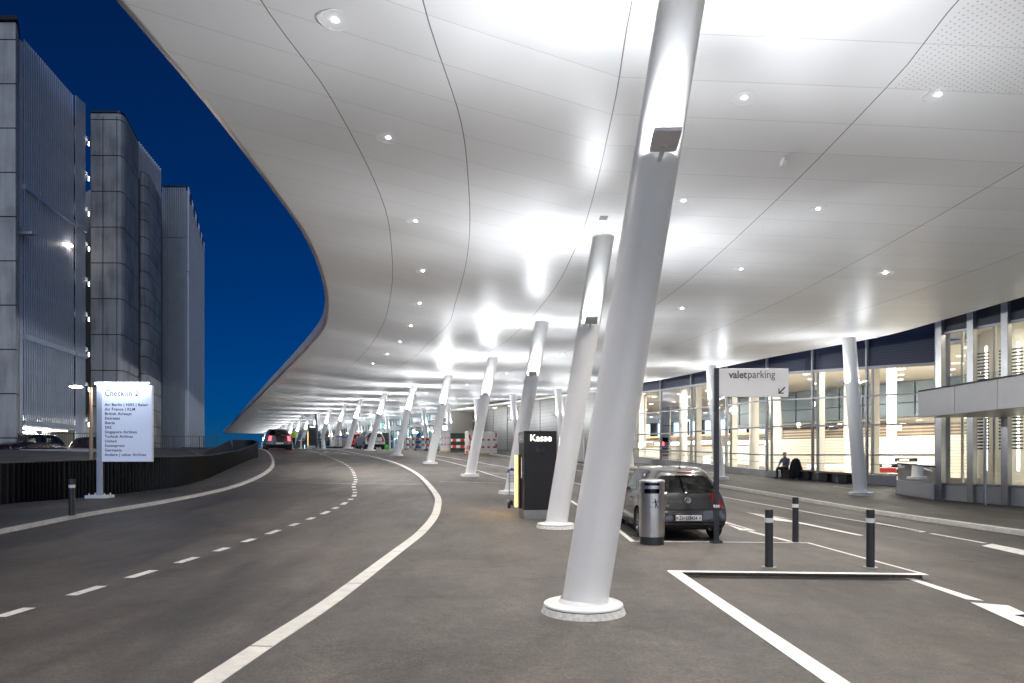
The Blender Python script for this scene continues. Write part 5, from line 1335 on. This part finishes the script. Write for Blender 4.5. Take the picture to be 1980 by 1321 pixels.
# low glazed balustrade box
bs = thing("glass_balustrade", "low grey box with glass balustrade at the terminal block's foot", "balustrade")
q0, q1, q2 = G(1736, 955, .1), G(1803, 966, .1), Vector((14.7, 23.6, .2))
mb = MB(); gq = MB(); rl = MB()
for a, b_ in ((q0, q1), (q1, q2), (q0, q0 + Vector((.9, 1.6, .1)))):
    mb.beam((a.x, a.y, a.z + .25), (b_.x, b_.y, b_.z + .25), .08, .52); gq.quad((a.x, a.y, a.z + .5), (b_.x, b_.y, b_.z + .5), (b_.x, b_.y, b_.z + 1.1), (a.x, a.y, a.z + 1.1)); rl.beam((a.x, a.y, a.z + 1.12), (b_.x, b_.y, b_.z + 1.12), .045, .045)
mb.build("base_panel", M_['fascia'], bs, smooth=0); gq.build("glass_pane", M_['glassg'], bs, smooth=0); rl.build("top_rail", M_['darksteel'], bs)
# ---- grey clad wall
cw = thing("clad_wall", "grey horizontally clad wall between the lit hall and the cyan glass front", "wall")
A_, B_ = Vector((7.6, 43.75)), Vector((-4.4, 68.9)); nrm_ = Vector(((B_ - A_).y, -(B_ - A_).x)).normalized()
mb = MB(); mb.prism([(A_.x, A_.y), (B_.x, B_.y), (B_.x + nrm_.x * .5, B_.y + nrm_.y * .5), (A_.x + nrm_.x * .5, A_.y + nrm_.y * .5)], 1.2, 10); mb.build("cladding", M_['clad'], cw, smooth=0)
mb = MB()
for k_ in range(1, 9): q = A_.lerp(B_, k_ / 9) - nrm_ * .01; mb.box((q.x, q.y, 5.6), (.03, .03, 8.6), rz=math.atan2((B_ - A_).y, (B_ - A_).x))
mb.build("panel_joint", M_['gap'], cw)
mb = MB(); q = A_.lerp(B_, .42) - nrm_ * .03; mb.box((q.x, q.y, 3.15), (3.2, .05, 1.1), rz=math.atan2((B_ - A_).y, (B_ - A_).x)); mb.build("recessed_panel", M_['mullion'], cw, bevel=.02)
# ---- cyan glass front
cg = thing("glazed_pier", "long pale cyan glass front with a dark girder, receding under the canopy", "building")
FR = [(-4.4, 68.9), (-12.6, 86), (-43.4, 150), (-70, 206)]
pts = resample(FR, 1.6); mb = MB(); gq = MB(); tm = MB(); gir = MB(); wl = MB()
for i, p in enumerate(pts):
    zb = g(p.x, p.y) + .1
    d = (pts[min(i + 1, len(pts) - 1)] - pts[max(i - 1, 0)]).normalized(); nn = Vector((d.y, -d.x))
    mb.box((p.x, p.y, (zb + 9) / 2), (.08, .14, 9 - zb), rz=math.atan2(d.y, d.x))
    if i < len(pts) - 1:
        q = pts[i + 1]; zq = g(q.x, q.y) + .1
        gq.quad((p.x, p.y, zb), (q.x, q.y, zq), (q.x, q.y, 9), (p.x, p.y, 9))
        for z_ in (3.9, 6.9): tm.beam((p.x, p.y, z_), (q.x, q.y, z_), .06, .05)
        gir.beam((p.x - nn.x * .25, p.y - nn.y * .25, 5.75), (q.x - nn.x * .25, q.y - nn.y * .25, 5.75), .30, .55)
        wl.quad((p.x + nn.x * 7, p.y + nn.y * 7, zb), (q.x + nn.x * 7, q.y + nn.y * 7, zq), (q.x + nn.x * 7, q.y + nn.y * 7, 9), (p.x + nn.x * 7, p.y + nn.y * 7, 9))
mb.build("mullion", M_['mullion'], cg, smooth=0); gq.build("glazing", M_['glassc'], cg, smooth=0); tm.build("transom", M_['mullion'], cg, smooth=0); gir.build("dark_girder", M_['darksteel'], cg, smooth=0); wl.build("inner_wall", M_['cyanwall'], cg, smooth=0)
random.seed(11); mb = MB(); mr = MB(); mw = MB(); mbl = MB()
for k_ in range(46):
    t = random.random(); j = min(int(t * (len(pts) - 8)), len(pts) - 2); p = pts[j]; nn = Vector((.88, .47)); dd = random.uniform(1.5, 6.5); q = p + nn * dd
    zb = g(p.x, p.y); (mw, mbl, mr, mb)[k_ % 4].box((q.x, q.y, zb + random.uniform(1.0, 2.6)), (random.uniform(.5, 1.8), .2, random.uniform(.6, 1.8)), rz=2.0)
mw.build("shop_light", M_['screenw'], cg, smooth=0); mbl.build("blue_display", M_['bluepl'], cg, smooth=0); mr.build("red_display", M_['red'], cg, smooth=0); mb.build("counter", M_['anthracite'], cg, smooth=0)
for y in (74, 84, 96, 110, 126):
    x = -4.4 - .48 * (y - 68.9); light('AREA', (x + 3.5, y + 2, 8.6), 600, (.82, .97, 1), to=(x + 3.5, y + 2, 0), size=8, size_y=3)
mb = MB(); mb.prism([(-4.4, 68.9), (2.5, 72.5), (-62, 210), (-70, 206)], 9.0, 9.3); mb.build("roof_slab", M_['concrete2'], cg)
# advertising boards on the glass
def onF(px, y0, y1, px2, m, name, off=.35, parent=None):
    def pt(px_, yy): r = (px_ - CX) / F; Y = (28.67 - off) / (r + .48); return Vector((r * Y, Y, CAMZ + (H0 - yy) / F * Y))
    a, b_, c, d = pt(px, y1), pt(px2, y1), pt(px2, y0), pt(px, y0)
    c.z = b_.z + (d.z - a.z); q = Vector((-.88, -.42, 0)) * -.06
    mb = MB(); mb.mesh([a, b_, Vector((b_.x, b_.y, a.z + (d.z - a.z))), Vector((a.x, a.y, d.z))] + [v + q for v in (a, b_, Vector((b_.x, b_.y, d.z)), Vector((a.x, a.y, d.z)))], [(0, 1, 2, 3), (4, 7, 6, 5), (0, 4, 5, 1), (2, 6, 7, 3), (0, 3, 7, 4), (1, 5, 6, 2)])
    return mb.build(name, m, parent, smooth=0)
ad = thing("advertising_board", "row of advertising boards on the glass front above the hoardings", "advertising board")
onF(852, 821, 838, 868, M_['inkgrey'], "grey_poster", parent=ad); onF(856, 824, 832, 866, M_['screenw'], "white_lettering", off=.45, parent=ad)
onF(869, 820, 838, 886, M_['skin'], "portrait_poster", parent=ad); onF(869, 833, 838, 886, M_['signwhite'], "poster_foot", off=.45, parent=ad); onF(886.5, 819, 838, 903, mat("navy_poster", (.01, .012, .03), .4), "navy_poster", parent=ad)

# ================================================================== SITE HOARDINGS, BARRIERS
def hoarding(px0, px1, y, h, label, m, red_rows=(.28, .62), reds=5, group=None, yaw=0.0, vert=True):
    a = GY(px0, y, .0); b_ = GY(px1, y + yaw, .0); L = (Vector(xy(b_)) - Vector(xy(a))).length; rz = math.atan2(b_.y - a.y, b_.x - a.x)
    t = thing("site_hoarding", label, "hoarding", a, rz, group)
    mb = MB(); mb.box((L / 2, .3, h / 2 + .12), (L, .6, h)); mb.build("panel", M_[m], t, smooth=0)
    mb = MB(); mb.box((L / 2, .3, .06), (L + .2, .8, .12)); mb.build("base_boards", M_['yellowwood'], t, smooth=0)
    mb = MB()
    for zr in red_rows:
        for k_ in range(reds): mb.box((L * (k_ + .5) / reds, -.012, .12 + h * zr), (L / reds * .42, .02, .13))
    if vert:
        for z_ in (.85, .35): mb.box((L - .08, -.014, .12 + h * z_), (.12, .02, h * .2)); mb.box((.08, -.014, .12 + h * (z_ - .12)), (.12, .02, h * .2))
    mb.build("red_reflectors", M_['red'], t, smooth=0)
    return t
M_['yellowwood'] = mat("planks", (.45, .33, .14), .7, var=.2)
hoarding(906, 961, 50.0, 1.62, "large white site hoarding with red reflectors beside the grey clad wall", "white", yaw=1.2)
hoarding(852, 869.5, 54.5, 1.62, "narrow whitish hoarding left of the green container", "fascia", reds=3, vert=False)
gt = thing("green_container", "green skip container behind red and white barrier boards", "container", GY(871.5, 55, 0), 0.05)
k = 55 / F; mb = MB(); mb.prism([(0, 0), (28 * k, 0), (28 * k, 1.6), (0, 1.6)], .15, 1.45); mb.build("body", M_['green'], gt, bevel=.03)
mb = MB()
for q in range(5): mb.box(((1.5 + 6 * q) * k, -.02, .8), (.07, .06, 1.2))
mb.box((14 * k, -.03, 1.45), (28 * k, .10, .09)); mb.build("ribs", M_['green'], gt)
def barrier(p, rz, L, label, group="red and white barrier boards", h=(.45, .95)):
    t = thing("barrier_board", label, "barrier", p, rz, group)
    mb = MB()
    for x_ in (.1, L - .1): mb.cyl((x_, 0, .05), (x_, 0, 1.1), .025, n=8); mb.box((x_, 0, .04), (.12, .7, .08))
    mb.build("stand", M_['anthracite'], t)
    for z_ in h:
        w_ = MB(); w_.box((L / 2, -.03, z_), (L, .03, .20)); bd = w_.build("board", M_['white'], t, smooth=0)
        r_ = MB(); n_ = max(2, int(L / .5))
        for q in range(n_): r_.box((L * (q + .5) / n_, -.048, z_), (L / n_ * .5, .008, .196))
        r_.build("red_stripes", M_['red'], bd, smooth=0)
    return t
bar = None
for i, (px, y, L) in enumerate(((783, 59, 2.0), (801, 58, 2.2), (821, 57, 2.2), (836, 56.2, 1.2))):
    barrier(GY(px, y, .0), -.1, L, f"red and white barrier left of the hoardings, {ORD[i]} from the left")
barrier(GY(871, 53.8, 0), -.05, 1.25, "red and white barrier in front of the green container")
# cone
p = GY(903.5, 50.2); t = thing("traffic_cone", "orange and white traffic cone between container and hoarding", "traffic cone", p)
mb = MB(); mb.box((0, 0, .02), (.36, .36, .04)); mb.lathe([(.14, .04), (.10, .28)], 16); mb.lathe([(.075, .42), (.035, .68), (.001, .69)], 16); mb.build("body", M_['orange'], t)
mb = MB(); mb.lathe([(.10, .28), (.075, .42)], 16); mb.build("band", M_['signwhite'], t)
# dark info pillar + green bag
p = GY(746, 62, .03); t = thing("information_pillar", "tall black information pillar behind the silver car", "pillar", p)
mb = MB(); mb.box((0, 0, .75), (.55, .3, 1.45)); mb.build("pillar_body", M_['black'], t, bevel=.02); mb = MB(); mb.box((0, 0, .03), (.6, .35, .06)); mb.build("foot", M_['galv'], t)
p = GY(747.5, 57, .03); t = MB(); t.lathe([(.16, 0), (.20, .1), (.17, .3), (.08, .42), (.001, .44)], 14, p); tag(t.build("green_bag", mat("bag_green", (.05, .5, .08), .5)), "small bright green bag on the ground behind the silver car", "bag")
# bench
aL, aR = PA(1508, -.8), PA(1652, -.8)
bz = lambda a: g(*xy(I(a, -.8, 0))) + .1
t = thing("bench", "long dark timber bench on block legs in front of the lit hall", "bench")
mb = MB(); s0, s1 = I(aR, -.8, bz(aR) + .42), I(aL, -.8, bz(aL) + .42); mb.beam(s0, s1, .48, .07); mb.build("seat", M_['wood'], t, bevel=.01)
for k_ in range(4):
    a = aR + (aL - aR) * (.12 + .25 * k_); q = I(a, -.8, bz(a) + .19); mb = MB(); mb.box(q, (.45, .36, .38), rz=RZ); mb.build("leg", M_['black'], t, bevel=.01)
man.location = I(PA(1520, -.95), -.95, bz(PA(1520, -.9)) - .03); man.rotation_euler.z = R_(-62)
c = bpy.data.objects['draped_coat']; c.location = I(PA(1539, -1.0), -1.0, bz(PA(1539, -1.0)))
# thin pavement lines by the hall
mb = MB(); ribbon(mb, [xy(G(1610, 941, .1)), xy(G(1735, 957, .1))], .06, .106, smooth=False); ribbon(mb, [xy(G(1612, 940, .1)), xy(G(1665, 939, .1))], .05, .106, smooth=False)
o = mb.build("pavement_lines", M_['paint'], smooth=0); o['kind'] = 'structure'
# white block behind columns by the clad wall
p = GY(1112, 42.5, .1); t = MB(); t.box((p.x, p.y, p.z + .95), (1.1, .3, 1.75), rz=-.3); t.box((p.x, p.y, p.z + .04), (1.2, .5, .08), rz=-.3)
tag(t.build("white_screen", M_['white'], smooth=0), "plain white upright screen against the wall behind the second column", "screen")
